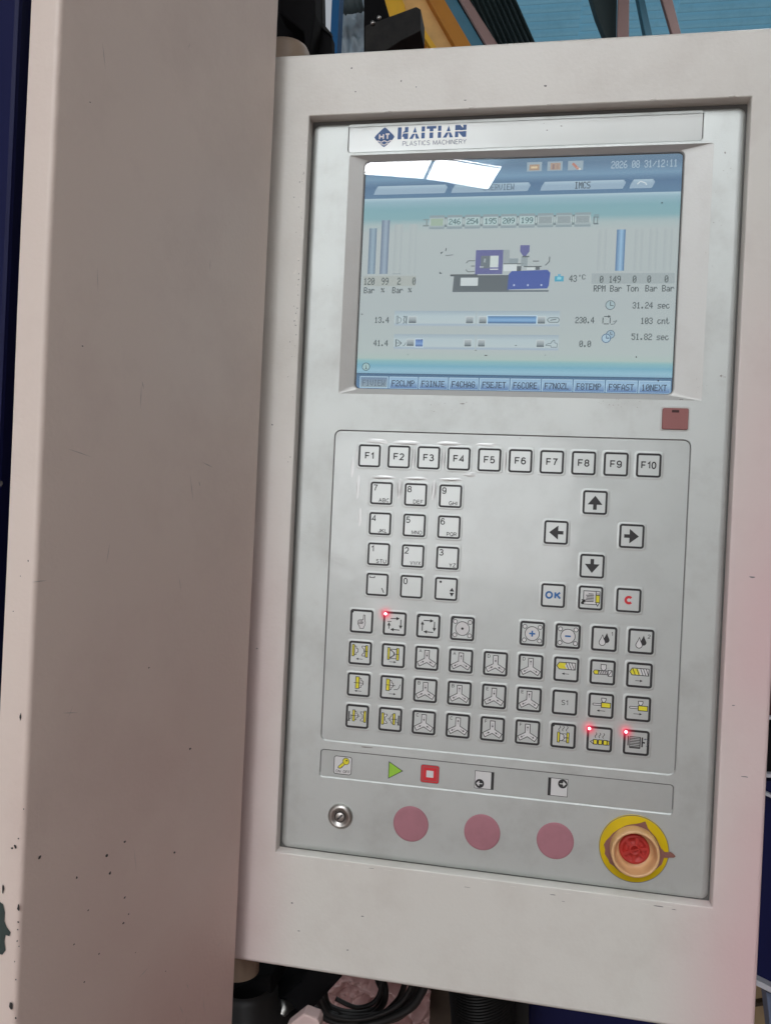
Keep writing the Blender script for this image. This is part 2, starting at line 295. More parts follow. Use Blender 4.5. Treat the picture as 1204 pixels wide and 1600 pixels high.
class Art:
    """flat shapes at (cx,cz) in panel units, standing off units in front of the face"""
    def __init__(s, cx, cz, y0): s.cx = cx; s.cz = cz; s.y0 = y0; s.mb = MB(); s.L = 0
    def w(s, p): return W(s.cx+p[0], s.y0-.03-.03*s.L, s.cz+p[1])
    def poly(s, pts, m):
        s.mb.tri([[s.w(p) for p in pts]], m)
    def line(s, pts, w, m, closed=False):
        n = len(pts)
        P = [Vector((p[0], p[1], 0)) for p in pts]; L = []; R = []
        for i in range(n):
            a = P[(i-1) % n] if (closed or i > 0) else None; b = P[(i+1) % n] if (closed or i < n-1) else None
            d1 = (P[i]-a).normalized() if a is not None else None; d2 = (b-P[i]).normalized() if b is not None else None
            if d1 is None: d1 = d2
            if d2 is None: d2 = d1
            n1 = Vector((-d1.y, d1.x, 0)); n2 = Vector((-d2.y, d2.x, 0)); mm = n1+n2
            if mm.length < 1e-4: mm = n1
            mm.normalize(); k = w/2/max(.45, mm.dot(n1)); L.append(P[i]+mm*k); R.append(P[i]-mm*k)
        for i in range(n if closed else n-1):
            j = (i+1) % n
            s.mb.face([s.w(q) for q in (L[i], L[j], R[j], R[i])], m)
    def circ(s, x, y, r, m, w=None, n=20, a0=0, a1=360):
        P = [(x+r*math.cos(math.radians(a0+(a1-a0)*k/n)), y+r*math.sin(math.radians(a0+(a1-a0)*k/n))) for k in range(n+(0 if a1-a0 == 360 else 1))]
        if w is None: s.poly(P, m)
        else: s.line(P, w, m, closed=(a1-a0 == 360))
    def box(s, x0, y0, x1, y1, m, edge=None, ew=.4):
        P = [(x0, y0), (x1, y0), (x1, y1), (x0, y1)]
        s.poly(P, m)
        if edge: s.L += 1; s.line(P, ew, edge, True); s.L -= 1
    def fillp(s, P, m, edge, ew=.4):
        s.poly(P, m); s.L += 1; s.line(P, ew, edge, True); s.L -= 1
    def arrow(s, x0, y0, x1, y1, w, hd, m):
        d = Vector((x1-x0, y1-y0, 0)); l = d.length; d.normalize(); nrm = Vector((-d.y, d.x, 0)); e = Vector((x1, y1, 0)); b = e-d*hd*1.25
        s.line([(x0, y0), (b.x, b.y)], w, m)
        s.poly([(e.x, e.y), (b.x+nrm.x*hd*.62, b.y+nrm.y*hd*.62), (b.x-nrm.x*hd*.62, b.y-nrm.y*hd*.62)], m)
    def text(s, x, y, t, cap, m, wt=.14, narrow=1., sp=.0):      # centred on x; y = baseline; cap = capital height
        gap = .12+wt+sp; W_ = sum(FN[c][0] for c in t)+gap*(len(t)-1); o = x-W_/2*cap*narrow; k = 0; L0 = s.L; h = cap*(1-wt)
        for c in t:
            for st in FN[c][1]:
                s.L = L0+.12*(k % 3); k += 1
                s.line([(o+a*cap*narrow, y+cap*wt/2+b*h) for a, b in st], wt*cap, m)
            o += (FN[c][0]+gap)*cap*narrow
        s.L = L0
    def build(s, name, parent, origin=None): return s.mb.build(name, parent, origin, fix=False)

# ================================================================== THE SETTING
fl = MB(); fl.face([(-14, -18, 0), (14, -18, 0), (14, 12, 0), (-14, 12, 0)], M_FLOOR)
tag(fl.build('floor'), kind='structure')
ZR = CAM.z+4.1
ce = MB(); boxpts(ce, (-10, -18, ZR+.06), (10, 5.2, ZR+.12), M_CEIL)
tag(ce.build('ceiling'), kind='structure')
def corrugated(mb, x0, x1, y0, y1, z, pitch, amp, m, along='x'):
    n = int((y1-y0)/pitch*6) if along == 'x' else int((x1-x0)/pitch*6)
    rows = []
    for i in range(n+1):
        ph = math.sin(i/6*2*math.pi)*amp
        if along == 'x': y = y0+(y1-y0)*i/n; rows.append([(x0, y, z+ph), (x1, y, z+ph)])
        else: x = x0+(x1-x0)*i/n; rows.append([(x, y0+ph, z[0]), (x, y0+ph, z[1])])
    mb.grid(rows, m)
roof = empty('roof', (1.0, 6.5, ZR)); roof['kind'] = 'structure'
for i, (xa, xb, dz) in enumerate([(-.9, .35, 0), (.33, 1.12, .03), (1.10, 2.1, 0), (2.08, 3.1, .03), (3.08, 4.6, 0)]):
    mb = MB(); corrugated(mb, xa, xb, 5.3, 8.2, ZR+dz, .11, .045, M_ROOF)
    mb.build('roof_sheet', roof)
# wall cladding far behind
wb = MB(); 
for a, b_, c, d_ in ((-14, -7.4, 0, ZR), (1.2, 14, 0, ZR), (-7.4, 1.2, 3.3, ZR)): boxpts(wb, (a, -17.4, c), (b_, -17.2, d_), M_GREYWALL)
tag(wb.build('wall_back'), kind='structure')
dw = empty('added_fill_opening', (-3.1, -17.3, 0), 'added bright opening for frontal fill light, unseen at the far end of the hall behind the viewer', 'fill opening')  # added glowing opening, out of view, for low frontal fill
mb = MB(); boxpts(mb, (-7.4, -17.36, 0.02), (1.2, -17.34, 3.3), M_FILL); mb.build('fill_sheet', dw)
mb = MB()
for a, b_, c, d_ in ((-7.5, -7.38, 0, 3.4), (1.18, 1.3, 0, 3.4), (-7.38, 1.18, 3.3, 3.4)): boxpts(mb, (a, -17.19, c), (b_, -17.1, d_), M_CEIL)
mb.build('fill_frame', dw)
wr = MB(); boxpts(wr, (5.2, -16, 0), (5.4, 9, ZR), M_GREYWALL); tag(wr.build('wall_right'), kind='structure')
wall = MB(); corrugated(wall, -8, 9, 8.3, 8.3, (0, ZR+.4), .2, .03, M_DARKWALL, along='z')
tag(wall.build('wall'), kind='structure')
# translucent roof panels
def skylight(corners, m, label, group, grp=True):
    c = sum((Vector(p) for p in corners), Vector())/4
    e = empty('skylight', c, label, 'skylight', group)
    mb = MB(); prism(mb, [Vector(p) for p in corners], (0, 0, .02), m); mb.build('panel', e)
    fr = MB(); n = 4
    for i in range(n):
        a, b = Vector(corners[i]), Vector(corners[(i+1) % n]); fr.tube([a, b], .006, M_CEIL, n=4)
    fr.build('frame', e)
Z1 = ZR-.06
def skq(a, b, c, d): return [(p[0], p[1], Z1) for p in (a, b, c, d)]
skylight(skq((-.37, -8.75), (-.55, -9.35), (-1.29, -8.99), (-1.10, -8.41)), M_SKYL, 'end panel of the short oblique skylight strip, mirrored in the screen', 'oblique skylight strip behind the viewer')
skylight(skq((-1.125, -8.405), (-1.315, -8.985), (-2.03, -8.81), (-1.95, -8.22)), M_SKYL, 'middle panel of the short oblique skylight strip, mirrored in the screen', 'oblique skylight strip behind the viewer')
skylight(skq((-1.99, -8.21), (-2.07, -8.80), (-2.9, -8.6), (-2.8, -8.0)), M_SKYL, 'outer panel of the short oblique skylight strip, left of the mirrored ones', 'oblique skylight strip behind the viewer')
for i, x in enumerate((-1.5, -.3, .9)):
    for j, y in enumerate((-7.7, -5.1)):
        skylight([(x, y, Z1), (x+1.0, y, Z1), (x+1.0, y+2.4, Z1), (x, y+2.4, Z1)], M_SKYF,
                 'translucent roof panel in the %s row above the machines, %s' % (('left', 'middle', 'right')[i], ('farther back', 'nearer the panel')[j]), 'large roof skylights')
for x in (-2.2, 1.2):  # unseen panels put in to light the background
    skylight([(x, 2.2, Z1), (x+1.0, 2.2, Z1), (x+1.0, 4.6, Z1), (x, 4.6, Z1)], M_SKYF, 'added roof panel lighting the background from out of view, %s' % ('left' if x < 0 else 'right'), 'large roof skylights')

# ================================================================== BACKGROUND, TOP
def thing(name, label, cat, loc, group=None): return empty(name, loc, label, cat, group)
# bridge crane girder, yellow
g = thing('crane_girder', 'yellow and tan overhead crane girder behind the black beam at the top', 'crane girder', at(640, 60, 3.0))
mb = MB(); pslab(mb, [(572, -40), (600, -60), (632, 8), (632, 22), (605, 26)], 2.9, .12, M_GIRD); mb.build('bright_flange', g)
mb = MB(); pslab(mb, [(590, -60), (636, -50), (725, 90), (668, 92), (640, 40), (632, 14)], 3.05, .10, M_GTAN); mb.build('web', g)
mb = MB(); pslab(mb, [(636, -60), (659, -60), (748, 92), (722, 92)], 2.98, .25, M_GOR); mb.build('lower_flange', g)
mb = MB(); pslab(mb, [(655, 46), (661, 43), (692, 90), (682, 90)], 2.85, .06, M_GIRD); mb.build('stiffener', g)
mb = MB(); pslab(mb, [(620, 62), (628, 58), (648, 52), (660, 50), (664, 90), (630, 90)], 2.95, .05, M_GTAN); mb.build('end_plate', g)
mb = MB(); pslab(mb, [(648, 58), (662, 56), (670, 90), (648, 90)], 2.93, .02, M_GOR); mb.build('end_plate', g)
# black box beam
g = thing('box_beam', 'black steel box beam pointing right in front of the yellow crane girder', 'steel beam', at(600, 40, 2.0))
mb = MB(); pslab(mb, [(570, 40), (650, 10), (657, 14), (657, 48), (628, 62), (570, 100)], 2.0, .10, M_CHAR); mb.build('beam', g, bevel=.004)
mb = MB(); pslab(mb, [(568, -40), (590, -40), (609, 30), (609, 40), (568, 92)], 2.05, .2, M_BLACK); mb.build('end_post', g, bevel=.004)
for px, py in ((582, 36), (592, 28)):
    mb = MB(); mb.lathe(at(px, py, 1.995), [(.001, .006), (.006, .006), (.007, 0)], M_CHROME, 12); mb.build('bolt', g)
# blue stanchion
g = MB(); boxpts(g, (at(516, 40, 1.6).x, 1.6, 0), (at(528.5, 40, 1.6).x, 1.65, at(520, -90, 1.6).z), M_BLUE)
tag(g.build('steel_stanchion', origin=(at(522, 60, 1.6).x, 1.65, 0), bevel=.004), 'narrow blue steel stanchion rising behind the black swivel bracket', 'post')
# pale plastic wrapped bundle hanging
g = thing('plastic_sheet', 'pale blue grey plastic sheet with a torn dark band, behind the blue stanchion', 'plastic sheet', at(548, 90, 2.4))
mb = MB(); rows = []
for i in range(18):
    py = -30+150*i/17; rows.append([at(524+48*j/12, py, 2.4)+Vector((0, .05*noise.noise(Vector((i*.5, j*.6, 1))), 0)) for j in range(13)])
mb.grid(rows, M_PLASTIC); sh = mb.build('sheet', g)
mb = MB(); N = 16
top = [at(526+44*j/N, 3+3*noise.noise(Vector((j*.7, 3, 0)))+3*math.sin(j*.5), 2.3) for j in range(N+1)]
bot = [at(526+44*j/N, 25-6*j/N+4*noise.noise(Vector((j*.9, 8, 0))), 2.3) for j in range(N+1)]
mb.grid([[p+Vector((0, -.02, 0)) for p in top], [(a+b)/2+Vector((0, -.06, 0)) for a, b in zip(top, bot)], bot], M_DARKBAND); mb.build('band', g)
# teal roof beams, primer purlins, dark cladding
g = MB(); rows = []
for i in range(240):
    px = 700+138*i/239; d = .022*math.sin(i*.42)
    rows.append([at(px-52, -45, 5.1)+Vector((0, d, 0)), at(px+10, 95, 5.1)+Vector((0, d, 0))])
g.grid(rows, M_DARKWALL); tag(g.build('cladding_strip', origin=at(760, 95, 5.1)), 'dark ribbed cladding strip between the rose purlin and the blue roof sheets', 'cladding')
def beam(name, label, cat, pix, Y, t, m, grp=None):
    b = MB(); pslab(b, pix, Y, t, m); tag(b.build(name, origin=at(*pix[0], Y), bevel=.006), label, cat, grp)
beam('roof_beam', 'teal roof beam running diagonally beside the yellow crane girder', 'roof beam', [(664, -40), (690, -40), (768, 92), (748, 92)], 5.0, .06, M_TEAL)
beam('purlin', 'dusty rose diagonal purlin leaning against the teal roof beam', 'purlin', [(696, -40), (708, -40), (792, 92), (772, 92)], 4.9, .05, M_ROSE, 'rose coloured roof members')
beam('purlin', 'upright rose purlin, left one of the pair crossing the blue roof sheets', 'purlin', [(966, -40), (983, -40), (982, 70), (963, 70)], 5.05, .05, M_ROSE, 'rose coloured roof members')
beam('purlin', 'slanted rose purlin, right one of the pair crossing the blue roof sheets', 'purlin', [(1022, -40), (1040, -40), (1068, 70), (1054, 70)], 5.05, .05, M_ROSE, 'rose coloured roof members')
beam('roof_beam', 'wide dark beam just left of the upright rose purlin', 'roof beam', [(912, -40), (964, -40), (962, 70), (950, 70), (930, 20)], 5.15, .1, M_DARKWALL)
beam('roof_beam', 'thin dark teal beam between the two rose purlins', 'roof beam', [(988, -40), (998, -40), (1022, 70), (1010, 70)], 5.15, .08, M_TEAL)

# ================================================================== SWIVEL BRACKET (top) and lower clamp
g = thing('swivel_bracket', 'black folded steel swivel bracket above the panel beside the beige cover', 'bracket', at(470, 60, .03))
mb = MB(); pslab(mb, [(380, -60), (502, -60), (504, 38), (518, 55), (518, 110), (380, 110)], .06, .012, M_BLACK); mb.build('plate', g, bevel=.002)
mb = MB(); pslab(mb, [(436, -60), (492, -60), (492, 20), (486, 60), (478, 110), (474, 50), (436, 20)], .035, .02, M_BLACK); mb.build('rib', g, bevel=.002)
mb = MB(); pslab(mb, [(501, -60), (504, -60), (504.5, 36), (518.5, 53), (518.5, 56), (502, 42)], .058, .003, M_CHAR); mb.build('edge_strip', g)

# ================================================================== MACHINE COVER at the left
cov = thing('machine_cover', 'tall cream enamelled sheet metal cover edge-on at the left, paint chipped low down', 'machine cover', W(-67, -125, -500))
def chips(mb, y, spots, m, axis='y', x=0):
    for (a, b, r, el) in spots:
        n = 9; P = []
        for k in range(n):
            t = 2*math.pi*k/n; rr = r*(.6+.7*random.random()); P.append((a+rr*math.cos(t)*(1/el), b+rr*math.sin(t)*el))
        if axis == 'y': mb.tri([[W(p[0], y, p[1]) for p in P]], m)
        else: mb.tri([[W(x, p[0], p[1]) for p in P]], m)
PA = Vector((-62, -20)); PB = Vector((-103.4, -167)); PD = (PB-PA).normalized(); PNN = Vector((-PD.y, PD.x)); PNN = PNN if PNN.x > 0 else -PNN
def cover_at(px, py, side):
    d = right*((px-602)/1230)+down*((py-800)/1230)+fwd
    if side: t = (PNN.dot(PA)*S-(CAM.x*PNN.x+CAM.y*PNN.y))/(d.x*PNN.x+d.y*PNN.y)
    else: t = (PB.y*S-CAM.y)/d.y
    p = CAM+d*t
    return (p.x/S if not side else (Vector((p.x/S, p.y/S))-PA).dot(PD)), p.y/S, (p.z-H0)/S
def side_pt(a, z, off=.42): q = PA+PD*a+PNN*off; return W(q.x, q.y, z)
mb = MB()
prof = []
PC = [PB, PA, PA+Vector((-12.5, .0)), PB+Vector((-13.6, 0))]
for k, r in enumerate((2.2, .7, .7, 1.2)):
    q, p0, p2 = PC[k], PC[k-1], PC[(k+1) % 4]; a, b = (p0-q).normalized(), (p2-q).normalized()
    for i in range(7):
        t = i/6; e0, e1 = q+a*r, q+b*r; prof.append(tuple((e0*(1-t)+q*t)*(1-t)+(q*(1-t)+e1*t)*t))
zs = [-640+1300*i/60 for i in range(61)]
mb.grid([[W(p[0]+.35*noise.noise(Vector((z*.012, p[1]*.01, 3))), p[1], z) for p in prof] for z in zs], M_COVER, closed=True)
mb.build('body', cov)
mb = MB(); mbp = MB()
sp = [(87, 20, .5, 2.5), (86, 48, .5, 2.2)]
for px, py, r, el in [(33, 1120, .8, 1.9), (25, 1322, .7, 1.2), (20, 1325, .5, 1), (30, 1310, .35, 1), (6, 1388, .9, 1.9), (30, 1418, .8, 1.6), (30, 1440, .4, 1), (29, 1452, .3, 1), (28, 1470, .35, 1.3), (31, 1478, .3, 1),
                      (18, 1571, 1.0, 1.2), (26, 1590, .5, 1.2), (26, 1530, .3, 1), (38, 1264, .3, 1), (33, 900, .25, 1), (45, 876, .3, 1.5), (22, 955, .25, 1), (3, 755, .8, 1.4), (0, 930, .4, 1.4), (24, 1502, .25, 1.2)]:
    x, y, z = cover_at(px, py, False); chips(mb, PB.y-.35, [(x, z, r*1.1, el)], M_CHIP)
mb.build('paint_chips', cov)['kind'] = 'stuff'
mb = MB()
P = [(0, 1408), (6, 1412), (9, 1425), (8, 1438), (12, 1448), (18, 1456), (16, 1462), (10, 1460), (8, 1470), (10, 1484), (5, 1491), (-6, 1488), (-10, 1440), (-8, 1412)]
mb.tri([[W(cover_at(a, b, False)[0], PB.y-.4, cover_at(a, b, False)[2]) for a, b in P]], M_PRIMER); mb.build('bare_patch', cov)['label'] = 'dark green primer bared where the cream paint has flaked off'
mb = MB()
for px, py, r in [(61, 1339, .9), (166, 1336, 1.1), (194, 1315, .8), (171, 1364, .9), (119, 1371, .7), (194, 1402, .7), (192, 1442, .9), (137, 1422, .5), (115, 1475, .6), (154, 1490, .6), (131, 1534, .5), (200, 1428, .5), (272, 1332, .9), (232, 1043, .5), (296, 1170, .9), (211, 1488, .4), (128, 541, .5), (140, 160, .4), (258, 1517, .4)]:
    a_, y, z = cover_at(px, py, True); n = 9; P = []
    for k in range(n):
        t = 2*math.pi*k/n; q = r*.72*(.6+.7*random.random()); P.append(side_pt(a_+q*math.cos(t)*1.2, z+q*math.sin(t)))
    mb.tri([P], M_CHIP)
mb.build('paint_chips', cov)['kind'] = 'stuff'
mb = MB()
for i in range(26):
    y0, z0 = random.uniform(8, 150), random.uniform(-260, 330); l = random.uniform(3, 16); t = random.uniform(-.5, .5)+(1.57 if random.random() < .6 else 0)
    dy, dz = math.cos(t)*l, math.sin(t)*l; w_ = .10+.12*random.random()
    mb.face([side_pt(y0, z0), side_pt(y0+dy*.5-w_, z0+dz*.5+w_), side_pt(y0+dy, z0+dz), side_pt(y0+dy*.5+w_, z0+dz*.5-w_)], M_SCR)
mb.build('scratches', cov)['kind'] = 'stuff'
# navy machine body and dark gap left of the cover
b = MB(); boxpts(b, (at(-260, 800, .05).x, .05, .3), (at(13, 400, .05).x, .6, 2.6), M_NAVY)
tag(b.build('injection_machine', origin=(at(-100, 800, .05).x, .3, .3), bevel=.004), 'navy blue machine body seen past the left side of the cream cover', 'machine')
b = MB(); boxpts(b, (at(14, 400, .1).x, .1, .2), (at(120, 400, .1).x, .5, 2.6), M_BLACK)  # black slab stands in for the shade inside the gap
tag(b.build('gap_shade_slab', origin=(at(60, 800, .1).x, .2, .2)), 'black slab put in as the shade of the gap between the navy machine body and the cream cover', 'post')

# ================================================================== CONTROL PANEL
PN = empty('control_panel', W(80, 5, -208), 'cream and silver machine control panel with lit screen, keypad and twist-out stop switch', 'control panel')
# --- enclosure: x -70..227, z -208..336 (z up), opening -43.5..202.8 x -140.6..298.9
EX0, EX1, EZ0, EZ1 = -71, 227.6, -209.2, 337.2
OX0, OX1, OZ0, OZ1 = -44.6, 202.9, -140.8, 299.8
mb = MB()
def loop_stack(mb, loops, m, smooth=True): mb.grid([lift(P, y) for P, y in loops], m, closed=True, smooth=smooth)
NB = 6
def rr(x0, x1, z0, z1, r): return rrect(x0, x1, z0, z1, r, NB)
outer = [(rr(EX0, EX1, EZ0, EZ1, 3.0), 60), (rr(EX0, EX1, EZ0, EZ1, 3.0), -3.6)]
for a in (30, 60, 90): 
    k = 2.4*(1-math.cos(math.radians(a))); outer.append((rr(EX0+k, EX1-k, EZ0+k, EZ1-k, 3.0-k*.8), -3.6-2.4*math.sin(math.radians(a))))
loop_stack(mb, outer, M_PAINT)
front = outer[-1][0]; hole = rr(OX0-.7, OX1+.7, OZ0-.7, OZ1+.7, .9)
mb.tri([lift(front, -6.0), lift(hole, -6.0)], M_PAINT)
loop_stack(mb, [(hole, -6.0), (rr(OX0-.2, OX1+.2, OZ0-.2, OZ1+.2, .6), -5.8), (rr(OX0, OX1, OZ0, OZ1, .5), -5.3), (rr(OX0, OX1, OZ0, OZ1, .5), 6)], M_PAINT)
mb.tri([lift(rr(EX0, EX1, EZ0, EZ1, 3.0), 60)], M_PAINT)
mb.build('enclosure', PN)
# worn chips, weld beads and paint runs along the lip
mb = MB()
for x in (3, 52, 96, 152, 193):
    c = W(x, -6.0, OZ1+.6); n = 8; rows = []
    for i in range(4):
        a = math.pi/2*i/3; rows.append([c+Vector((math.cos(2*math.pi*k/n)*math.cos(a)*2.0*S, -math.sin(a)*.7*S, math.sin(2*math.pi*k/n)*math.cos(a)*.9*S)) for k in range(n)])
    mb.grid(rows, M_PAINT, closed=True)
mb.build('paint_beads', PN)['kind'] = 'stuff'
mb = MB(); sp = []
for i in range(46):
    sp.append((OX0-1.9-random.random()*7*(random.random()**2), 150+random.random()*125-60*(random.random() < .3), .10+.28*random.random(), .6+random.random()))
sp += [(-62, -20, .5, .7), (-59, 115, .5, 1), (10, 318, .6, 1.2), (19, 290+24, .35, 1), (124, -148, .4, .4), (70, -147, .5, .3), (183, -144.5, .5, .4), (175, -143.8, .9, .3), (14, -143.2, .5, .3), (-28, -186, .5, .6), (118, -145, .6, .4), (10, -172, .6, .8), (2, -193, .5, .9), (-33, -170, .6, .8), (48, 305, .5, .6), (93, 311, .7, .8), (-20, 327, .5, .9), (-17, 313, .45, 1), (215, 40, .8, .5), (208.6, -30, .5, .6), (216, -68, .7, .4)]
chips(mb, -6.06, sp, M_MARK_SHADE); 
mb.build('paint_chips', PN)['kind'] = 'stuff'
mb = MB(); chips(mb, -6.04, [(OX0-1.2-random.random()*4.5, 160+random.random()*130, .25+.5*random.random(), .8+random.random()) for _ in range(30)]+[(x+random.gauss(0, 3), OZ0-1.6-random.random()*1.2, .35+.5*random.random(), .3) for x in range(-30, 190, 14)], M_FLAKE); mb.build('bare_flakes', PN)['kind'] = 'stuff'

# --- faceplate
FX0, FX1, FZ0, FZ1 = -43.2, 201.9, -140.0, 297.4
KP = (-21.8, 181.7, -73.3, 113.9)     # keypad film
BS = (-21.5, 181.3, -95.2, -78.1)     # button strip film
NP = (-21.8, 180.1, 279.5, 296.6)     # nameplate film
SO = (-20.5, 186.0, 135.6, 278.2)     # chamfer, outer
SI = (-11.6, 171.2, 139.2, 275.4)     # chamfer, inner (screen opening)
fp = MB()
lo = [(rr(FX0-.2, FX1+.2, FZ0-.2, FZ1+.2, 3.4), 9)]
for a in (0, 25, 50, 75, 90):
    k = 2.6*(1-math.cos(math.radians(a))); lo.append((rr(FX0+k*1.35, FX1-k*1.35, FZ0+k*1.3, FZ1-k*.9, 4.0-k*.4), 1.5-1.5*math.sin(math.radians(a))))
loop_stack(fp, lo, M_FACE)
holes = [rr(*KP, 4), rr(*BS, 2), rr(*NP, 2), rr(*SO, 1.0)]
fp.tri([lift(lo[-1][0], 0)]+[lift(h, 0) for h in holes], M_FACE)
for h, q, r in ((KP, .6, 4), (BS, .6, 2), (NP, .4, 2)):
    loop_stack(fp, [(rr(*h, r), 0), (rr(h[0]+.22, h[1]-.22, h[2]+.75, h[3]-.22, r-.15), q)], M_FACE, smooth=False)
fpo = fp.build('faceplate', PN)
mb = MB(); mb.tri([lift(rr(OX0-.5, OX1+.5, OZ0-.5, OZ1+.5, .5), 1.9), lift(rr(FX0+.4, FX1-.4, FZ0+.4, FZ1-.4, 3), 1.9)], M_GAP_SHADE); mb.build('gap_shade_strip', PN)  # dark strip filling the gap round the faceplate, coloured as its shade
mb = MB()
loop_stack(mb, [(rr(*SO, 1.0), 0), (rr(SI[0]-.5, SI[1]+.5, SI[2]-.5, SI[3]+.5, 3.2), 2.6)], M_CHAM, smooth=False)
loop_stack(mb, [(rr(SI[0]-.5, SI[1]+.5, SI[2]-.5, SI[3]+.5, 3.2), 2.6), (rr(*SI, 3.0), 2.9), (rr(*SI, 3.0), 4.2)], M_CHAM)
mb.build('screen_bezel', PN)
mb = MB(); mb.tri([lift(rr(SI[0]-.6, SI[1]+.6, SI[2]-.6, SI[3]+.6, 3), 3.9), lift(rr(SI[0]+.8, SI[1]-.5, SI[2]+.3, SI[3]-.7, 2.6), 3.9)], M_INK); mb.build('gasket', PN)
# films
def film(name, R, r, y, m, lab=None, g=.22):
    b = MB(); nx, nz = 40, 40
    P = rr(R[0]+g, R[1]-g, R[2]+g, R[3]-g, r-.15)
    b.tri([lift(P, y)], m); o = b.build(name, PN)
    if lab: o['label'] = lab
    return o
kf = film('keypad_film', KP, 4, .58, M_FILM)
bf = film('button_strip_film', BS, 2, .58, M_FILM)
nf = film('nameplate', NP, 2, .38, M_NAME, 'pale nameplate with navy diamond emblem and maker lettering')
# dark line round films, painting in the shade at their recessed rim
for R, r, y, par in ((KP, 4, .58, kf), (BS, 2, .58, bf), (NP, 2, .38, nf)):
    A = Art(0, 0, y); P = rr(R[0]+.42, R[1]-.42, R[2]+.42, R[3]-.42, r-.3); q = (NB+1)*2
    if par is nf: A.line(P, .42, M_MARK_SHADE, True)
    else: A.line([(R[1]-.42, R[2]+3)]+P[:q]+[(R[0]+.42, R[2]+3)], .55, M_MARK_SHADE)
    A.build('rim_shade_line', par)

# --- nameplate print
A = Art(0, 0, .38)
cx, cz = 0.3, 288.5; n = 7.2
P = []
for k in range(4):   # diamond with softened corners
    a = math.radians(90*k+90); c = (cx+math.cos(a)*6.1, cz+math.sin(a)*5.9); t = (-math.sin(a), math.cos(a))
    P += [(c[0]-t[0]*1.3-math.cos(a)*.9, c[1]-t[1]*1.3-math.sin(a)*.9), (c[0], c[1]), (c[0]+t[0]*1.3-math.cos(a)*.9, c[1]+t[1]*1.3-math.sin(a)*.9)]
A.poly(P[::1], M_LOGO); A.L = 1
A.text(cx, cz-1.5, 'HT', 3.7, M_WHITE, wt=.24)
for dz in (-2.5, -4.2):
    w = 4.6 if dz > -3 else 2.9
    A.line([(cx-w+2*w*i/16, cz+dz+.42*math.sin(i/16*2*math.pi*(2.5 if dz > -3 else 1.5))) for i in range(17)], .62, M_WHITE)
A.L = 0
# stencil lettering: strokes split by a slanting gap
LX, LZ, LH = 8.2, 286.9, 7.1
def stroke(pts): A.poly([(LX+a*1.0, LZ+b*LH) for a, b in pts], M_LOGO)
def cutstroke(x0, x1, x2, x3, gap=.53, g2=.045):   # slanted bar x0,x1 at the foot to x2,x3 at the head
    f = lambda t: (x0+(x2-x0)*t, x1+(x3-x1)*t)
    a, b = f(0), f(gap-g2); stroke([(a[0], 0), (a[1], 0), (b[1], gap-g2), (b[0], gap-g2)])
    a, b = f(gap+g2), f(1); stroke([(a[0], gap+g2), (a[1], gap+g2), (b[1], 1), (b[0], 1)])
stroke([(0, 0), (2.3, 0), (2.3, 1), (0, 1)]); stroke([(4.0, 0), (6.3, 0), (6.3, .48), (3.2, .48), (2.6, .2), (3.6, .2)]); stroke([(2.8, .52), (6.3, .56), (6.3, 1), (4.2, 1), (4.2, .7)])
def LA(o):
    stroke([(o, 0), (o+2.1, 0), (o+3.4, .42), (o+1.9, .42)]); stroke([(o+4.0, 0), (o+6.1, 0), (o+4.6, .42), (o+3.4, .42)]); stroke([(o+2.1, .52), (o+4.4, .52), (o+3.3, 1)])
LA(7.0)
cutstroke(14.2, 16.2, 14.2, 16.2)
stroke([(17.2, .78), (22.9, .78), (22.9, 1), (17.2, 1)]); stroke([(19.0, .56), (21.2, .56), (21.2, .78), (19.0, .78)]); stroke([(19.0, 0), (21.2, 0), (21.2, .47), (19.0, .47)])
cutstroke(23.9, 25.9, 23.9, 25.9)
LA(26.9)
cutstroke(34.0, 36.0, 34.0, 36.0); cutstroke(38.6, 40.6, 38.6, 40.6); stroke([(36.0, .6), (37.4, .56), (38.6, .56), (38.6, .75), (36.9, 1), (36.0, 1)]); stroke([(36.0, .47), (36.0, .40), (38.6, 0), (38.6, .47)])
A.text(LX+22.0, 282.8, 'PLASTICS MACHINERY', 2.9, M_GREY, wt=.125, narrow=.92)
A.build('lettering', nf)
mb = MB(); chips(mb, .33, [(95, 289, .35, .8), (103, 291, .4, .7), (93, 293, .2, 1)], M_MARK_SHADE)
mb.build('scuff_marks', nf)['kind'] = 'stuff'

# --- blisters where the film has lifted
mb = MB()
for x, z, a, b_, h in ((22, 107.2, 9, 1.6, .34), (47, 107.6, 7.5, 1.4, .30), (4, 107.6, 7, 1.8, .26), (69, 107.5, 6, 1.2, .2), (-10, 92, 1.0, 6, .10), (-6, 80, 1.1, 7, .13), (-7.5, 99, 1.2, 3, .1), (8.5, 86.4, 7.6, 1.1, .32), (29, 86.5, 7.0, 1.0, .28), (49.5, 86.6, 6.5, 1.0, .26), (39.5, 80, 1.5, 6, .25), (19, 80, 1.4, 6, .25), (60, 90, 4, 1.5, .2), (26.7, 98.5, 1.0, 6, .2), (44.4, 98.5, 1.0, 6, .2), (80, 98.5, 1.0, 6, .2), (-4, 62, 1.0, 6, .12)):
    n = 20; rows = []
    for i in range(6):
        t = i/5; rr_ = 1-t; rows.append([W(x+math.cos(2*math.pi*k/n)*a*rr_*(1+.12*math.sin(3*2*math.pi*k/n+x)), .575-h*(1-rr_*rr_)**1.3, z+math.sin(2*math.pi*k/n)*b_*rr_*(1+.12*math.cos(2*2*math.pi*k/n+z))) for k in range(n)])
    mb.grid(rows, M_BLIST, closed=True)
bl = mb.build('film_blisters', kf); bl['kind'] = 'stuff'
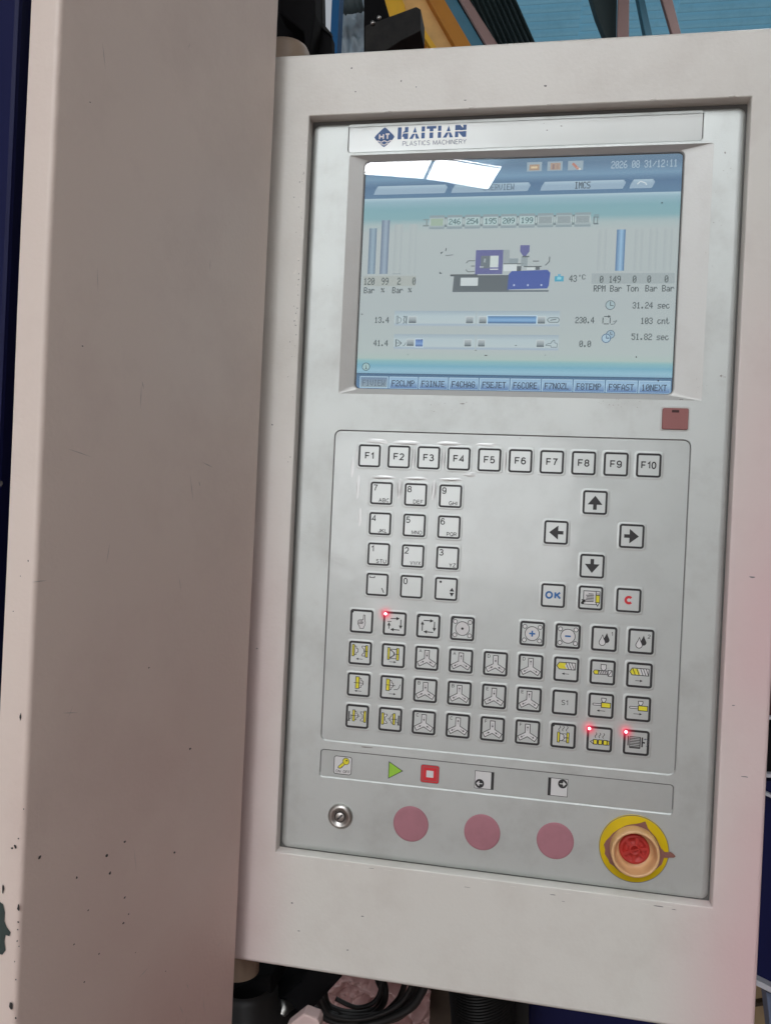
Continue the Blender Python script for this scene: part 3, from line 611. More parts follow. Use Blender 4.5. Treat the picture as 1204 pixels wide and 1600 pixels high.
# --- keys
def keypad_key(size):
    h = size/2; b = MB(); top = -.55
    rows = []
    for g, y, r in ((1.15, .588, 1.9), (.9, .54, 1.8), (.6, 0.48, 1.6), (.35, 0.465, 1.4)):
        rows.append(lift(rrect(-h-g, h+g, -h-g, h+g, r, 4), y))
    b.grid(rows, M_KEY, closed=True); b.tri([lift(rrect(-h-.35, h+.35, -h-.35, h+.35, 1.4, 4), 0.465)], M_KEY)
    for v in b.v: v.z -= H0
    me = bpy.data.meshes.new('key')
    me.from_pydata([tuple(v) for v in b.v], [], b.f); me.materials.append(M_KEY)
    for p, sm in zip(me.polygons, b.sm): p.use_smooth = sm
    return me
ME14 = keypad_key(14.1); ME13 = keypad_key(13.5)
def outline(A, size, w=1.0):
    h = size/2; P = rrect(-h+w/2, h-w/2, -h+w/2, h-w/2, 1.0, 3)
    A.line(P, w, M_INK, closed=True)
def key(x, z, size, draw, label, lamp=None):
    o = link('key', ME14 if size > 14 else ME13, PN, W(x, 0, z)); o['label'] = label
    A = Art(x, z, 0.465); outline(A, size, 1.3 if size > 14 else 1.18)
    draw(A)
    A.build('legend', o)
    if lamp is not None:
        b = MB(); c = W(x-5.75, .44, z+5.55)
        if lamp:
            b.lathe(c+Vector((0, -.09*S, 0)), [(.0001*S, .45*S), (.45*S, .42*S), (.8*S, .2*S), (.9*S, 0)], M_LED, 16)
            lo_ = b.build('indicator_lamp', o); lo_['label'] = 'indicator lamp lit red'
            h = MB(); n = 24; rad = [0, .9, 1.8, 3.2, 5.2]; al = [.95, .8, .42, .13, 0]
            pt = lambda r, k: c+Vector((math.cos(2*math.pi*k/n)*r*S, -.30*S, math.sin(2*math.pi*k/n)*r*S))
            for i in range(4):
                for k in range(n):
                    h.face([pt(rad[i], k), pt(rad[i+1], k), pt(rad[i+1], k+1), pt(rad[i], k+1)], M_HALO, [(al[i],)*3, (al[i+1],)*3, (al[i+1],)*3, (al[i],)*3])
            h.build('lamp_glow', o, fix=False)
            pl = bpy.data.lights.new('indicator_light', 'POINT'); pl.energy = .0006; pl.color = (1, .05, .1); pl.shadow_soft_size = .0006
            po = bpy.data.objects.new('indicator_light', pl); COL.objects.link(po); po.parent = o; po.location = c+Vector((0, -2.0*S, 0))-wloc(o)
        else:
            b.lathe(c+Vector((0, -.05*S, 0)), [(.0001*S, .12*S), (.6*S, .1*S), (.75*S, 0)], M_INK, 12); b.build('indicator_lamp', o)
    return o
for i in range(10):
    def d(A, i=i): A.text(0, -2.0, 'F%d' % (i+1), 4.2, M_INK, wt=.17, narrow=(.92 if i == 9 else 1))
    key(.139+17.723*i, 98.84, 13.5, d, 'square key printed F%d' % (i+1))
NUM = [[('7', 'ABC'), ('8', 'DEF'), ('9', 'GHI')], [('4', 'JKL'), ('5', 'MNO'), ('6', 'PQR')], [('1', 'STU'), ('2', 'VWX'), ('3', 'YZ')]]
for j in range(4):
    for i in range(3):
        x, z = 8.414+20.515*i, 76.85-18.12*j
        if j < 3:
            a, b_ = NUM[j][i]
            def d(A, a=a, b_=b_):
                A.text(-3.8, 1.2, a, 3.9, M_INK, wt=.15)
                A.text((1.7 if len(b_) == 3 else 3.0), -5.3, b_, 2.4, M_INK, wt=(.13 if b_ in ('MNO', 'VWX') else .155), narrow=(.92 if b_ in ('MNO', 'VWX', 'PQR') else 1.))
            key(x, z, 13.5, d, 'square key printed %s and %s' % (a, b_))
        elif i == 0:
            def d(A):
                A.line([(-4.6, 5.0), (-4.6, 4.0), (-1.8, 4.0), (-1.8, 5.0)], .45, M_INK); A.line([(2.8, -1.9), (4.1, -4.6)], .55, M_INK)
            key(x, z, 13.5, d, 'square key printed with a space mark and a backslash')
        elif i == 1:
            key(x, z, 13.5, lambda A: A.text(-3.7, 1.2, '0', 3.9, M_INK, wt=.15), 'square key printed 0')
        else:
            def d(A):
                A.circ(-3.4, 4.0, .7, M_INK, n=10); A.poly([(2.0, -1.3), (4.8, -1.3), (3.4, .9)], M_INK); A.poly([(2.0, -2.0), (3.4, -4.4), (4.8, -2.0)], M_INK)
            key(x, z, 13.5, d, 'square key printed with a dot and two small arrowheads')
def bigarrow(A, ang):
    a = math.radians(ang); r = lambda x, y: (x*math.cos(a)-y*math.sin(a), x*math.sin(a)+y*math.cos(a))
    A.poly([r(*p) for p in [(0, 3.9), (-4.1, -1.2), (-1.0, -1.2), (-1.0, -4.1), (1.0, -4.1), (1.0, -1.2), (4.1, -1.2)]], M_INK)
for nm, x, z, a in (('up', 131.5, 76.75, 0), ('left', 110.7, 58.7, 90), ('right', 152.3, 58.7, -90), ('down', 131.5, 40.64, 180)):
    key(x, z, 13.6, lambda A, a=a: bigarrow(A, a), 'square key with a bold arrow pointing %s' % nm)
key(110.7, 22.58, 13.6, lambda A: A.text(0, -2.0, 'OK', 4.5, M_BLUEINK, wt=.235, sp=.04), 'square key printed OK in blue')
key(152.3, 22.58, 13.6, lambda A: A.text(0, -2.3, 'C', 4.9, M_REDINK, wt=.29), 'square key printed C in red')
def d(A):
    A.box(-3.9, -3.6, 3.2, 3.9, M_WHITE, M_INK, .4); A.L = 2
    for k, (a, b_) in enumerate([(-1.2, 1.6), (-2.6, 1.8), (-2.2, 1.8), (-2.4, 1.8), (-2.8, 1.8), (-3.2, 1.8)]): A.line([(a, 2.3-.85*k), (b_, 2.3-.85*k)], .42, M_INK)
    A.circ(-4.3, -3.0, .9, M_INK, n=10); A.line([(-4.3, -2.4), (-3.0, -1.2)], .9, M_INK); A.line([(-4.9, -1.0), (-2.9, -2.6)], .6, M_INK)
    A.box(2.9, -2.4, 5.0, 1.8, M_YEL, M_INK, .4); A.box(2.9, 1.8, 5.0, 3.9, M_WHITE, M_INK, .4); A.line([(2.9, 2.6), (5, 2.6)], .3, M_INK)
    A.fillp([(2.9, -2.4), (5.0, -2.4), (3.95, -4.4)], M_WHITE, M_INK, .4)
key(131.5, 22.58, 13.6, d, 'square key with a notepad and yellow pencil symbol')

def hand(A):
    P = [(1.1, 3.9), (1.9, 3.8), (1.9, .9), (2.3, -.6), (2.0, -2.4), (1.4, -3.4), (1.3, -4.2), (-.9, -4.2), (-1.2, -3.0), (-2.0, -2.0), (-2.3, -.4), (-1.9, .6), (-.9, .9), (.2, .9), (.9, 1.3)]
    A.fillp(P, M_WHITE, M_INK, .35); A.L = 2
    for x in (-1.3, -.5, .4): A.line([(x, .8), (x-.1, -1.2)], .3, M_INK)
    A.line([(-1.9, -1.2), (.5, -1.2), (1.0, -.4)], .3, M_INK)
def semicycle(A):
    A.arrow(-2.6, 2.9, 3.0, 3.2, .55, 1.7, M_INK); A.arrow(3.6, 2.7, 3.6, -3.0, .55, 1.7, M_INK); A.arrow(3.0, -3.6, -2.6, -3.5, .55, 1.7, M_INK); A.arrow(-3.4, -3.2, -3.4, .8, .55, 1.7, M_INK); A.line([(-4.4, 1.1), (-2.0, 1.2)], .4, M_INK)
def autocycle(A):
    A.arrow(-2.9, 3.2, 3.1, 3.2, .6, 1.7, M_INK); A.arrow(3.6, 2.8, 3.6, -3.0, .6, 1.7, M_INK); A.arrow(3.0, -3.5, -2.8, -3.4, .6, 1.7, M_INK); A.arrow(-3.5, -3.0, -3.5, 2.8, .6, 1.7, M_INK)
def dial(A, mark):
    for sx in (-1, 1):
        for sy in (-1, 1): A.circ(sx*4.3, sy*3.9, 1.15, M_WHITE, n=14); A.L = 1; A.circ(sx*4.3, sy*3.9, 1.15, M_INK, .35, n=14); A.L = 0
    A.L = 1; A.circ(0, 0, 4.0, M_WHITE, n=28); A.L = 2; A.circ(0, 0, 4.0, M_INK, .4, n=28)
    if mark == 'dot': A.circ(0, 0, .75, M_INK, n=12)
    elif mark == '+': A.line([(-1.7, 0), (1.7, 0)], .95, M_BLUEINK); A.L = 3; A.line([(0, -1.7), (0, 1.7)], .95, M_BLUEINK)
    else: A.line([(-1.6, 0), (1.6, 0)], .95, M_BLUEINK)
def drops(A, t):
    def drop(x, y, s, m, edge=None):
        P = [(x+s*1.65*math.cos(math.radians(a)), y+s*1.65*math.sin(math.radians(a))) for a in range(150, 391, 20)]+[(x+.75*s, y+2.2*s), (x+.1*s, y+4.1*s), (x-.7*s, y+2.2*s)]
        if edge: A.fillp(P, m, edge, .38)
        else: A.poly(P, m)
    drop(1.3, -.6, 1.0, M_INK); A.L = 1; drop(-1.0, -2.1, 1.05, M_WHITE, M_INK)
    A.L = 0; A.text(4.2, 1.9, t, 2.3, M_INK)
def tri(A, L_, inward):
    cx, cy = 0, -.9; w = 1.35; l = 5.6; P = []
    for k in range(3):
        a = math.radians(90-120*k); dx, dy = math.cos(a), math.sin(a); nx, ny = -dy, dx
        P += [(cx+dx*l+nx*w, cy+dy*l+ny*w), (cx+dx*l-nx*w, cy+dy*l-ny*w)]
        b = math.radians(90-120*k-60); P.append((cx+math.cos(b)*w*1.155, cy+math.sin(b)*w*1.155))
    A.fillp(P, M_WHITE, M_INK, .42); A.L = 2
    for k in range(3):
        a = math.radians(90-120*k); dx, dy = math.cos(a), math.sin(a); r0, r1 = (4.5, 1.7) if inward else (1.8, 4.6)
        A.arrow(cx+dx*r0, cy+dy*r0, cx+dx*r1, cy+dy*r1, .2, .95, M_INK)
    A.L = 0; A.text(-3.9, 3.2, L_, 2.0, M_INK)
def small_arrow(A, x0, x1, y): A.arrow(x0, y, x1, y+.05, .32, 1.15, M_INK)
def coreP(x, y, s, h=2.3): return [(x, y+h), (x+s*.9, y+h*.9), (x+s*1.0, y+h*.45), (x+s*1.9, y+h*.35), (x+s*1.9, y-h*.35), (x+s*1.0, y-h*.45), (x+s*.9, y-h*.9), (x, y-h)]
def cavP(x, y, s, h=2.9): return [(x, y+h), (x-s*1.9, y+h), (x-s*1.9, y+h*.75), (x-s*1.1, y+h*.5), (x-s*.7, y+h*.3), (x-s*.7, y-h*.3), (x-s*1.1, y-h*.5), (x-s*1.9, y-h*.75), (x-s*1.9, y-h), (x, y-h)]
def mold_open(A):
    A.box(-4.9, -2.0, -3.7, 4.9, M_YEL, M_INK, .4); A.fillp(coreP(-3.5, 1.4, 1.1, 2.7), M_WHITE, M_INK, .38)
    A.box(3.3, -2.3, 4.5, 4.7, M_YEL, M_INK, .4); A.fillp(cavP(3.1, 1.3, 1.1, 2.9), M_WHITE, M_INK, .38); A.L = 2; A.line([(2.2, 1.3), (4.5, 1.3)], .35, M_INK); A.L = 0
    small_arrow(A, 1.8, -2.4, -3.6)
def mold_close(A):
    A.box(-3.4, -2.4, -2.2, 4.6, M_YEL, M_INK, .4); A.box(2.0, -2.6, 3.3, 4.5, M_YEL, M_INK, .4); A.fillp(cavP(1.9, 1.0, 1.9, 2.7), M_WHITE, M_INK, .38); A.L = 2
    A.line([(-1.6, 3.2), (-.7, 2.9), (-.4, 2.2), (.3, 1.9), (.3, .2), (-.4, -.2), (-.7, -.9), (-1.6, -1.3)], .38, M_INK); A.line([(.3, 1.0), (3.3, 1.0)], .38, M_INK); A.L = 0
    small_arrow(A, -2.2, 2.0, -3.8)
def eject_back(A):
    A.box(-1.9, -2.3, .2, 4.7, M_YEL, M_INK, .4); A.fillp(coreP(.3, 1.2, 1.2, 2.9), M_WHITE, M_INK, .38); A.L = 2; A.line([(-3.0, 1.1), (2.4, 1.1)], .35, M_INK); A.L = 0
    small_arrow(A, 1.8, -2.4, -3.8)
def eject_fwd(A):
    A.box(-3.4, -1.9, -1.4, 4.9, M_YEL, M_INK, .4); A.fillp(coreP(-1.3, 1.5, 1.1, 2.8), M_WHITE, M_INK, .38); A.L = 2; A.line([(-3.4, 1.4), (2.0, 1.3)], .35, M_INK)
    A.line([(1.2, -1.2), (2.4, -.9), (3.2, -1.0), (4.2, 0), (4.5, 1.0), (5.0, 2.2)], .38, M_INK); A.L = 0
    small_arrow(A, -1.6, 2.6, -3.8)
def height(A, fl):
    s = -1 if fl else 1; X = lambda P: [(s*a, b) for a, b in P]
    A.fillp(X([(-2.8, -2.9), (-1.6, -2.9), (-1.6, 3.7), (-2.8, 3.7)]), M_YEL, M_INK, .4); A.fillp(X(coreP(-1.5, .4, 1.0, 2.6)), M_WHITE, M_INK, .35)
    A.fillp(X([(4.0, -3.2), (5.2, -3.2), (5.2, 3.6), (4.0, 3.6)]), M_YEL, M_INK, .4); A.fillp(X(cavP(3.9, .2, 1.0, 2.7)), M_WHITE, M_INK, .35); A.L = 2
    A.line(X([(-4.0, .3), (1.6, .3)]), .35, M_INK); A.line(X([(-5.0, -2.7), (-5.0, 2.8)]), .8, M_INK); A.line(X([(-5.7, -2.8), (-4.3, -2.8)]), .5, M_INK); A.line(X([(-4.6, -1.6), (-3.8, -1.6), (-3.8, 1.0)]), .35, M_INK)
def screw(A, full):
    P = [(-5.4, 1.8), (-4.0, 3.9), (4.9, 3.9), (4.9, .0), (-4.0, .0)] if not full else [(-5.3, 1.7), (-4.0, 3.8), (5.0, 3.8), (5.0, -.1), (-4.0, -.1)]
    A.fillp(P, M_WHITE, M_INK, .42); A.L = 1
    if not full:
        A.poly([(-5.1, 1.8), (-3.9, 3.6), (0.0, 3.6), (-.9, 1.9), (0.2, .3), (-3.9, .3)], M_YEL); A.L = 2
        for x in (.6, 2.2, 3.8): A.line([(x-1.0, 3.7), (x+.6, .2)], .38, M_INK)
        small_arrow(A, 1.6, -2.4, -2.6)
    else:
        A.poly([(-5.0, 1.7), (-3.9, 3.5), (-.9, 3.5), (.5, .2), (-3.9, .2)], M_YEL); A.L = 2
        for x in (-3.0, -.9, 1.2, 2.7, 4.2): A.line([(x-.7, 3.6), (x+.7, .1)], .38, M_INK)
        small_arrow(A, -2.1, 1.9, -3.2)
def charge(A):
    A.fillp([(-1.0, 4.4), (1.9, 4.4), (1.9, 2.2), (1.0, 1.0), (-.1, 1.0), (-1.0, 2.2)], M_WHITE, M_INK, .38)
    A.fillp([(-5.0, 0), (-4.4, 1.0), (-2.3, 1.0), (-2.3, -1.3), (-4.4, -1.3)], M_YEL, M_INK, .4); A.box(-2.3, -1.2, 3.0, .9, M_WHITE, M_INK, .38); A.box(3.0, -2.0, 5.2, 1.3, M_WHITE, M_INK, .38); A.L = 2
    for x in (-1.6, -.6, .4, 1.4, 2.4): A.line([(x-.3, .8), (x+.5, -1.1)], .4, M_INK)
    A.line([(5.0, 1.1), (3.2, -1.6)], .35, M_INK)
def carriage(A, s):
    y = .6
    A.fillp([(-4.6, y), (-4.2, y+.55), (.2, y+.5), (.2, y-.5), (-4.2, y-.5)], M_WHITE, M_INK, .36); A.box(.2, y-1.5, 5.2, y+1.2, M_YEL, M_INK, .42)
    A.fillp([(.2, y+3.8), (2.6, y+3.8), (2.6, y+2.6), (1.9, y+1.4), (.9, y+1.4), (.2, y+2.6)], M_WHITE, M_INK, .38)
    if s < 0: small_arrow(A, 2.4, -2.2, -2.9)
    else: small_arrow(A, -2.2, 2.4, -2.9)
def waves(A, x, y):
    for k in range(3):
        A.line([(x+k*2.1+.5*math.sin((t-3.5)*.9), y+.42*t) for t in range(8)], .34, M_INK)
def moldheat(A):
    A.box(-3.2, -3.8, -2.0, 1.9, M_YEL, M_INK, .4); A.box(2.0, -3.8, 3.2, 1.9, M_YEL, M_INK, .4); A.box(-1.9, -2.9, 1.9, 1.1, M_WHITE, M_INK, .35); A.L = 2
    A.line([(-.6, 1.0), (.6, 0), (.2, -.7), (.9, -1.4), (-.6, -2.8)], .4, M_INK); A.line([(.8, -1.0), (3.2, -1.0)], .4, M_INK); A.L = 0; waves(A, -2.2, 2.6)
def barrelheat(A):
    A.fillp([(-4.9, -1.7), (-3.2, -.6), (-3.2, -2.9)], M_WHITE, M_INK, .4)
    for x in (-3.2, -.5, 2.2): A.box(x, -3.0, x+2.0, -.4, M_YEL, M_INK, .45); 
    A.box(4.3, -2.9, 5.4, -.6, M_YEL, M_INK, .4); A.line([(-1.2, -1.7), (-.5, -1.7)], 2.0, M_INK); A.line([(1.5, -1.7), (2.2, -1.7)], 2.0, M_INK); waves(A, -2.0, .6)
def motor(A):
    for k in range(7): A.line([(-3.6, 3.1-.9*k), (2.2, 3.1-.9*k)], .46, M_INK)
    A.line([(-4.4, -2.0), (-4.4, 3.4)], .6, M_INK); A.line([(-3.6, -3.0), (2.2, -3.0)], .7, M_INK); A.line([(-3.6, 3.2), (-3.6, -3)], .3, M_INK); A.line([(2.1, 3.2), (2.1, -3)], .5, M_INK); A.line([(3.2, -2.3), (3.2, 3.2)], .8, M_INK)
    A.line([(3.5, .3), (4.7, .3)], .9, M_INK); A.circ(4.6, .4, 2.1, M_GREY, .28, n=12, a0=-70, a1=80); A.poly([(3.9, 2.1), (5.1, 2.9), (5.0, 1.7)], M_GREY)
GRID = [[(hand, 'a pointing hand', 0), (semicycle, 'broken square of arrows', 1), (autocycle, 'closed square of arrows', 0), (lambda A: dial(A, 'dot'), 'a dotted disc and four rings', 0), None,
         (lambda A: dial(A, '+'), 'blue plus on a disc', None), (lambda A: dial(A, '-'), 'blue minus on a disc', None), (lambda A: drops(A, '1'), 'two oil drops and a 1', None), (lambda A: drops(A, '2'), 'two oil drops and a 2', None)],
        [(mold_open, 'parted mould halves and an arrow left', None), (mold_close, 'closed mould halves and an arrow right', None), (lambda A: tri(A, 'A', 1), 'letter A and three arrows in', None), (lambda A: tri(A, 'A', 0), 'letter A and three arrows out', None),
         (lambda A: tri(A, 'D', 1), 'letter D and three arrows in', None), (lambda A: tri(A, 'D', 0), 'letter D and three arrows out', None), (lambda A: screw(A, 0), 'a half yellow screw and an arrow left', None), (charge, 'hopper over a screw barrel', None), (lambda A: screw(A, 1), 'a striped yellow screw and an arrow right', None)],
        [(eject_back, 'an ejector and an arrow left', None), (eject_fwd, 'an ejector and an arrow right', None), (lambda A: tri(A, 'B', 1), 'letter B and three arrows in', None), (lambda A: tri(A, 'B', 0), 'letter B and three arrows out', None),
         (lambda A: tri(A, 'E', 1), 'letter E and three arrows in', None), (lambda A: tri(A, 'E', 0), 'letter E and three arrows out', None), (lambda A: A.text(0, -1.5, 'S1', 3.0, M_INK, wt=.12), 'S1', None), (lambda A: carriage(A, -1), 'yellow barrel and an arrow left', None), (lambda A: carriage(A, 1), 'yellow barrel and an arrow right', None)],
        [(lambda A: height(A, 0), 'mould halves with a bar at left', None), (lambda A: height(A, 1), 'mould halves with a bar at right', None), (lambda A: tri(A, 'C', 1), 'letter C and three arrows in', None), (lambda A: tri(A, 'C', 0), 'letter C and three arrows out', None),
         (lambda A: tri(A, 'F', 1), 'letter F and three arrows in', None), (lambda A: tri(A, 'F', 0), 'letter F and three arrows out', None), (moldheat, 'heat waves over a mould', 0), (barrelheat, 'heat waves over a barrel', 1), (motor, 'black electric motor', 1)]]
for j in range(4):
    for i in range(9):
        if GRID[j][i]:
            f, l, lamp = GRID[j][i]; key(20*i, -18.952*j, 14.1, f, 'square key printed with %s' % l, lamp)

# --- symbols on the button strip
A = Art(-7.5, -87.0, .58)
P = rrect(-5.3, 5.3, -5.3, 5.3, 1.2, 3); A.poly(P, M_WHITE); A.L = 1; A.line(P, .4, M_INK, True)
A.circ(1.9, 2.6, 2.0, M_YEL, n=16); A.line([(.8, 1.2), (-2.3, -1.4)], 1.5, M_YEL); A.L = 2; A.circ(1.9, 2.6, 2.0, M_INK, .35, n=16); A.circ(2.3, 3.1, .5, M_INK, n=8)
A.line([(1.3, .6), (-1.4, -1.9), (-2.8, -1.7), (-2.7, -.9), (.1, 1.9)], .35, M_INK); A.line([(-.6, -.6), (-.2, -1.4)], .35, M_INK)
A.text(-2.6, -4.5, 'ON', 1.75, M_INK); A.text(2.5, -4.5, 'OFF', 1.75, M_INK)
A.build('key_switch_symbol', bf)
A = Art(24.4, -86.8, .58); A.fillp([(-3.9, -4.9), (-3.9, 4.9), (4.3, .2)], M_GREEN, M_INK, .4); A.build('start_symbol', bf)
A = Art(45.0, -86.7, .58); P = rrect(-5.4, 5.4, -5.2, 5.2, 1.2, 3); A.poly(P, M_REDINK); A.L = 1; A.line(P, .35, M_MARK_SHADE, True)
P = rrect(-4.2, 4.2, -4.0, 4.0, .5, 2); A.line(P, .25, M_MARK_SHADE, True); A.box(-2.1, -2.0, 2.1, 2.0, M_WHITE); A.build('stop_symbol', bf)
for cx, cz, s in ((76.7, -86.9, 1), (118.4, -86.5, -1)):
    A = Art(cx, cz, .58); A.box(-5.4, -5.0, 5.4, 5.0, M_WHITE, M_INK, .3); A.L = 1
    A.box(*( (3.9, -5.0, 5.4, 5.0) if s > 0 else (-5.4, -5.0, -3.9, 5.0)), M_INK)
    ox, oy = (-2.6*s, -2.2*s); A.circ(ox, oy, 2.6, M_INK, n=20); A.L = 2; A.arrow(ox+1.6*s, oy, ox-1.7*s, oy, .5, 1.3, M_WHITE); A.line([(ox-.3*s, oy+1.3), (ox-1.6*s, oy), (ox-.3*s, oy-1.3)], .5, M_WHITE)
    A.build('direction_symbol', bf)

# --- port cap, push-button caps, key lock
c = W(172.4, 0, 125.1)
mb = MB(); P = lambda g, r: rrect(172.4-7.1+g, 172.4+7.1-g, 125.1-6.1+g, 125.1+6.1-g, r, 3)
mb.grid([lift(P(-.7, 1.3), .02), lift(P(-.6, 1.2), -.25), lift(P(-.1, .9), -.25), lift(P(-.05, .9), .4)], M_CHAM, closed=True, smooth=False)
mb.build('port_frame', PN, c)
mb = MB(); mb.grid([lift(P(.1, .9), .5), lift(P(.15, .9), -.6), lift(P(.5, .7), -.95)], M_PORT, closed=True); mb.tri([lift(P(.5, .7), -.95)], M_PORT)
pc = mb.build('port_cap', PN, c); pc['label'] = 'square dusky pink rubber cap'
mb = MB(); boxpts(mb, W(170.4, -1.05, 128.6), W(174.2, -.9, 130.0), M_MAROON); mb.build('finger_notch', pc)
for x in (35.2, 76.9, 118.3):
    c = W(x, 0, -116.9); mb = MB()
    mb.lathe(c, [(10.45*S, -.2*S), (10.4*S, .25*S), (10.1*S, .5*S), (9.0*S, .62*S), (.01*S, .66*S)], M_PINK, 48); mb.build('button_cap', PN, c)
c = W(-7.3, 0, -117.2); mb = MB()
mb.lathe(c, [(7.5*S, -.1*S), (7.5*S, .7*S), (7.0*S, 1.6*S), (5.9*S, 2.3*S), (5.3*S, 2.3*S), (4.9*S, 1.9*S), (3.0*S, 1.7*S), (2.9*S, 1.2*S)], M_CHROME, 48); lk = mb.build('key_lock', PN, c)
mb = MB(); mb.lathe(c, [(2.85*S, 1.0*S), (2.8*S, 1.7*S), (2.5*S, 1.85*S), (.01*S, 1.85*S)], M_CHROME, 32); brl = mb.build('lock_barrel', lk)
A = Art(-7.3, -117.2, -1.87); A.line([(-1.4, -1.5), (1.4, 1.5)], 1.1, M_INK); A.L = 1; A.line([(-.9, -.2), (.7, .5)], .3, M_MARK_SHADE); A.build('keyway', lk)
A = Art(-7.3, -117.2, -1.8); A.circ(0, 0, 2.9, M_INK, .45, n=24); A.circ(-2.5, 3.4, .5, M_INK, n=8); A.build('lock_ring', lk)

# --- stop switch: yellow disc, torn film, tan collar, red core
ex, ez = 161.3, -116.0
c = W(ex, 0, ez); mb = MB(); mb.lathe(c, [(18.9*S, -.1*S), (18.9*S, .55*S), (18.6*S, .8*S), (.01*S, .82*S)], M_EY, 72); es = mb.build('stop_switch', PN, c)
es['label'] = 'yellow disc with tan collar and broken red core of the stop switch'
A = Art(ex, ez, -.85); A.circ(0, 0, 18.7, M_MARK_SHADE, .35, n=72); A.build('disc_rim', es)
mb = MB(); P = []
for ang, r in ((100, 14.6), (112, 14.4), (128, 14.2), (146, 14.8), (158, 15.2), (167, 16.2), (176, 17.0), (186, 16.2), (194, 16.8), (204, 15.8), (214, 16.0), (224, 15.0), (240, 15.2), (258, 15), (276, 15), (300, 15), (320, 15), (338, 16.0), (352, 16.0), (356, 21.2), (358, 22.0), (361, 21.0), (364, 19.3), (363, 16.2), (372, 14.3), (386, 13.8), (400, 13.9), (415, 14.0), (424, 14.8), (430, 16.4), (433.5, 17.6), (436, 17.0), (441, 15.9), (450, 14.9)):
    a = math.radians(ang); P.append((ex+.5+math.cos(a)*r*.99, ez-.6+math.sin(a)*r*.99))
mb.grid([lift(P, -.9), lift(P, -1.25)], M_RESID, closed=True, smooth=False); mb.tri([lift(P, -1.25)], M_RESID); mb.build('film_residue', es)
cc = W(ex, 0, ez); mb = MB()
mb.lathe(cc, [(13.2*S, 1.2*S), (13.2*S, 3.0*S), (13.0*S, 7.6*S), (12.7*S, 8.3*S), (12.2*S, 8.5*S), (11.6*S, 8.4*S), (11.3*S, 7.9*S), (11.1*S, 6.6*S), (10.4*S, 3.4*S), (9.6*S, 2.2*S), (8.7*S, 1.7*S), (.01*S, 1.6*S)], M_TAN, 64); mb.build('collar', es)
cr = W(ex-.1, 0, ez+.9); mb = MB()
mb.lathe(cr, [(8.2*S, 1.6*S), (8.2*S, 3.6*S), (7.7*S, 4.3*S), (6.4*S, 4.3*S), (6.1*S, 3.5*S), (3.4*S, 3.3*S), (3.1*S, 4.6*S), (2.2*S, 4.8*S), (1.7*S, 3.0*S), (.01*S, 2.8*S)], M_RED, 48); co = mb.build('red_core', es)
for a in (12, 80, 135, 205, 268, 325):
    mb = MB(); t = math.radians(a); d1 = Vector((math.cos(t), 0, math.sin(t))); d2 = Vector((-math.sin(t), 0, math.cos(t))); b0 = cr+Vector((0, -3.4*S, 0))
    prism(mb, [b0+d1*2.4*S+d2*.7*S, b0+d1*2.4*S-d2*.7*S, b0+d1*6.9*S-d2*.95*S, b0+d1*6.9*S+d2*.95*S], (0, -1.2*S, 0), M_RED); mb.build('rib', co)
mb = MB(); b0 = cr+Vector((0, -4.85*S, 0)); t = math.radians(20); d1 = Vector((math.cos(t), 0, math.sin(t))); d2 = Vector((-math.sin(t), 0, math.cos(t)))
prism(mb, [b0+d1*2.6*S+d2*.4*S, b0+d1*2.6*S-d2*.4*S, b0-d1*2.6*S-d2*.4*S, b0-d1*2.6*S+d2*.4*S], (0, .6*S, 0), M_RED); mb.build('rib', co)
mb = MB(); b0 = cr+Vector((.3*S, -1.7*S, -9.0*S)); mb.tube([b0+Vector((math.cos(math.radians(a))*6.4*S, 0, math.sin(math.radians(a))*3.0*S+1.5*S)) for a in range(200, 341, 14)], .35*S, M_CHROME, 6); mb.build('spring_wire', es)

# --- smudges and scuffs on the faceplate
mb = MB(); sp = []
for (x, z, n, sx, sz) in ((60, 131, 16, 40, 1.5), (150, 133, 22, 22, 3), (185, 140, 8, 4, 6), (190, 240, 10, 6, 12), (192, 262, 4, 3, 6), (195, 150, 6, 2, 3), (140, -128, 5, 20, 6), (40, 127, 10, 30, 2), (188, 205, 6, 4, 20), (-33, 200, 6, 3, 60), (150, -112, 3, 5, 8)):
    for k in range(n): sp.append((x+random.gauss(0, sx*.5), z+random.gauss(0, sz*.5), .06+.22*random.random()**2, .35+.8*random.random()))
sp += [(195.5, 149.5, .7, .8), (197.3, 148.9, .4, .5), (54, 131, .8, .5), (192, 272.5, .5, 1.2), (7, -74.6, 1.2, .35), (88, 112, .3, .5), (175, 136, .6, .5)]
chips(mb, -.05, sp, mat('smudge', (.26, .25, .235), .6)); mb.build('scuff_marks', PN)['kind'] = 'stuff'

# --- pivot tubes
g = MB(); c = W(-69, 18, 336); g.lathe(c, [(15*S, -2*S), (15*S, 16*S), (13.5*S, 19*S), (10*S, 21*S), (.001, 21.5*S)], M_BEIGE, 32, axis='z'); g.build('pivot_tube', PN, c)
g = MB(); c = W(-73, 18, -208); g.lathe(c, [(13*S, 2*S), (13*S, -22*S)], M_BEIGE, 32, axis='z'); g.build('pivot_tube', PN, c)

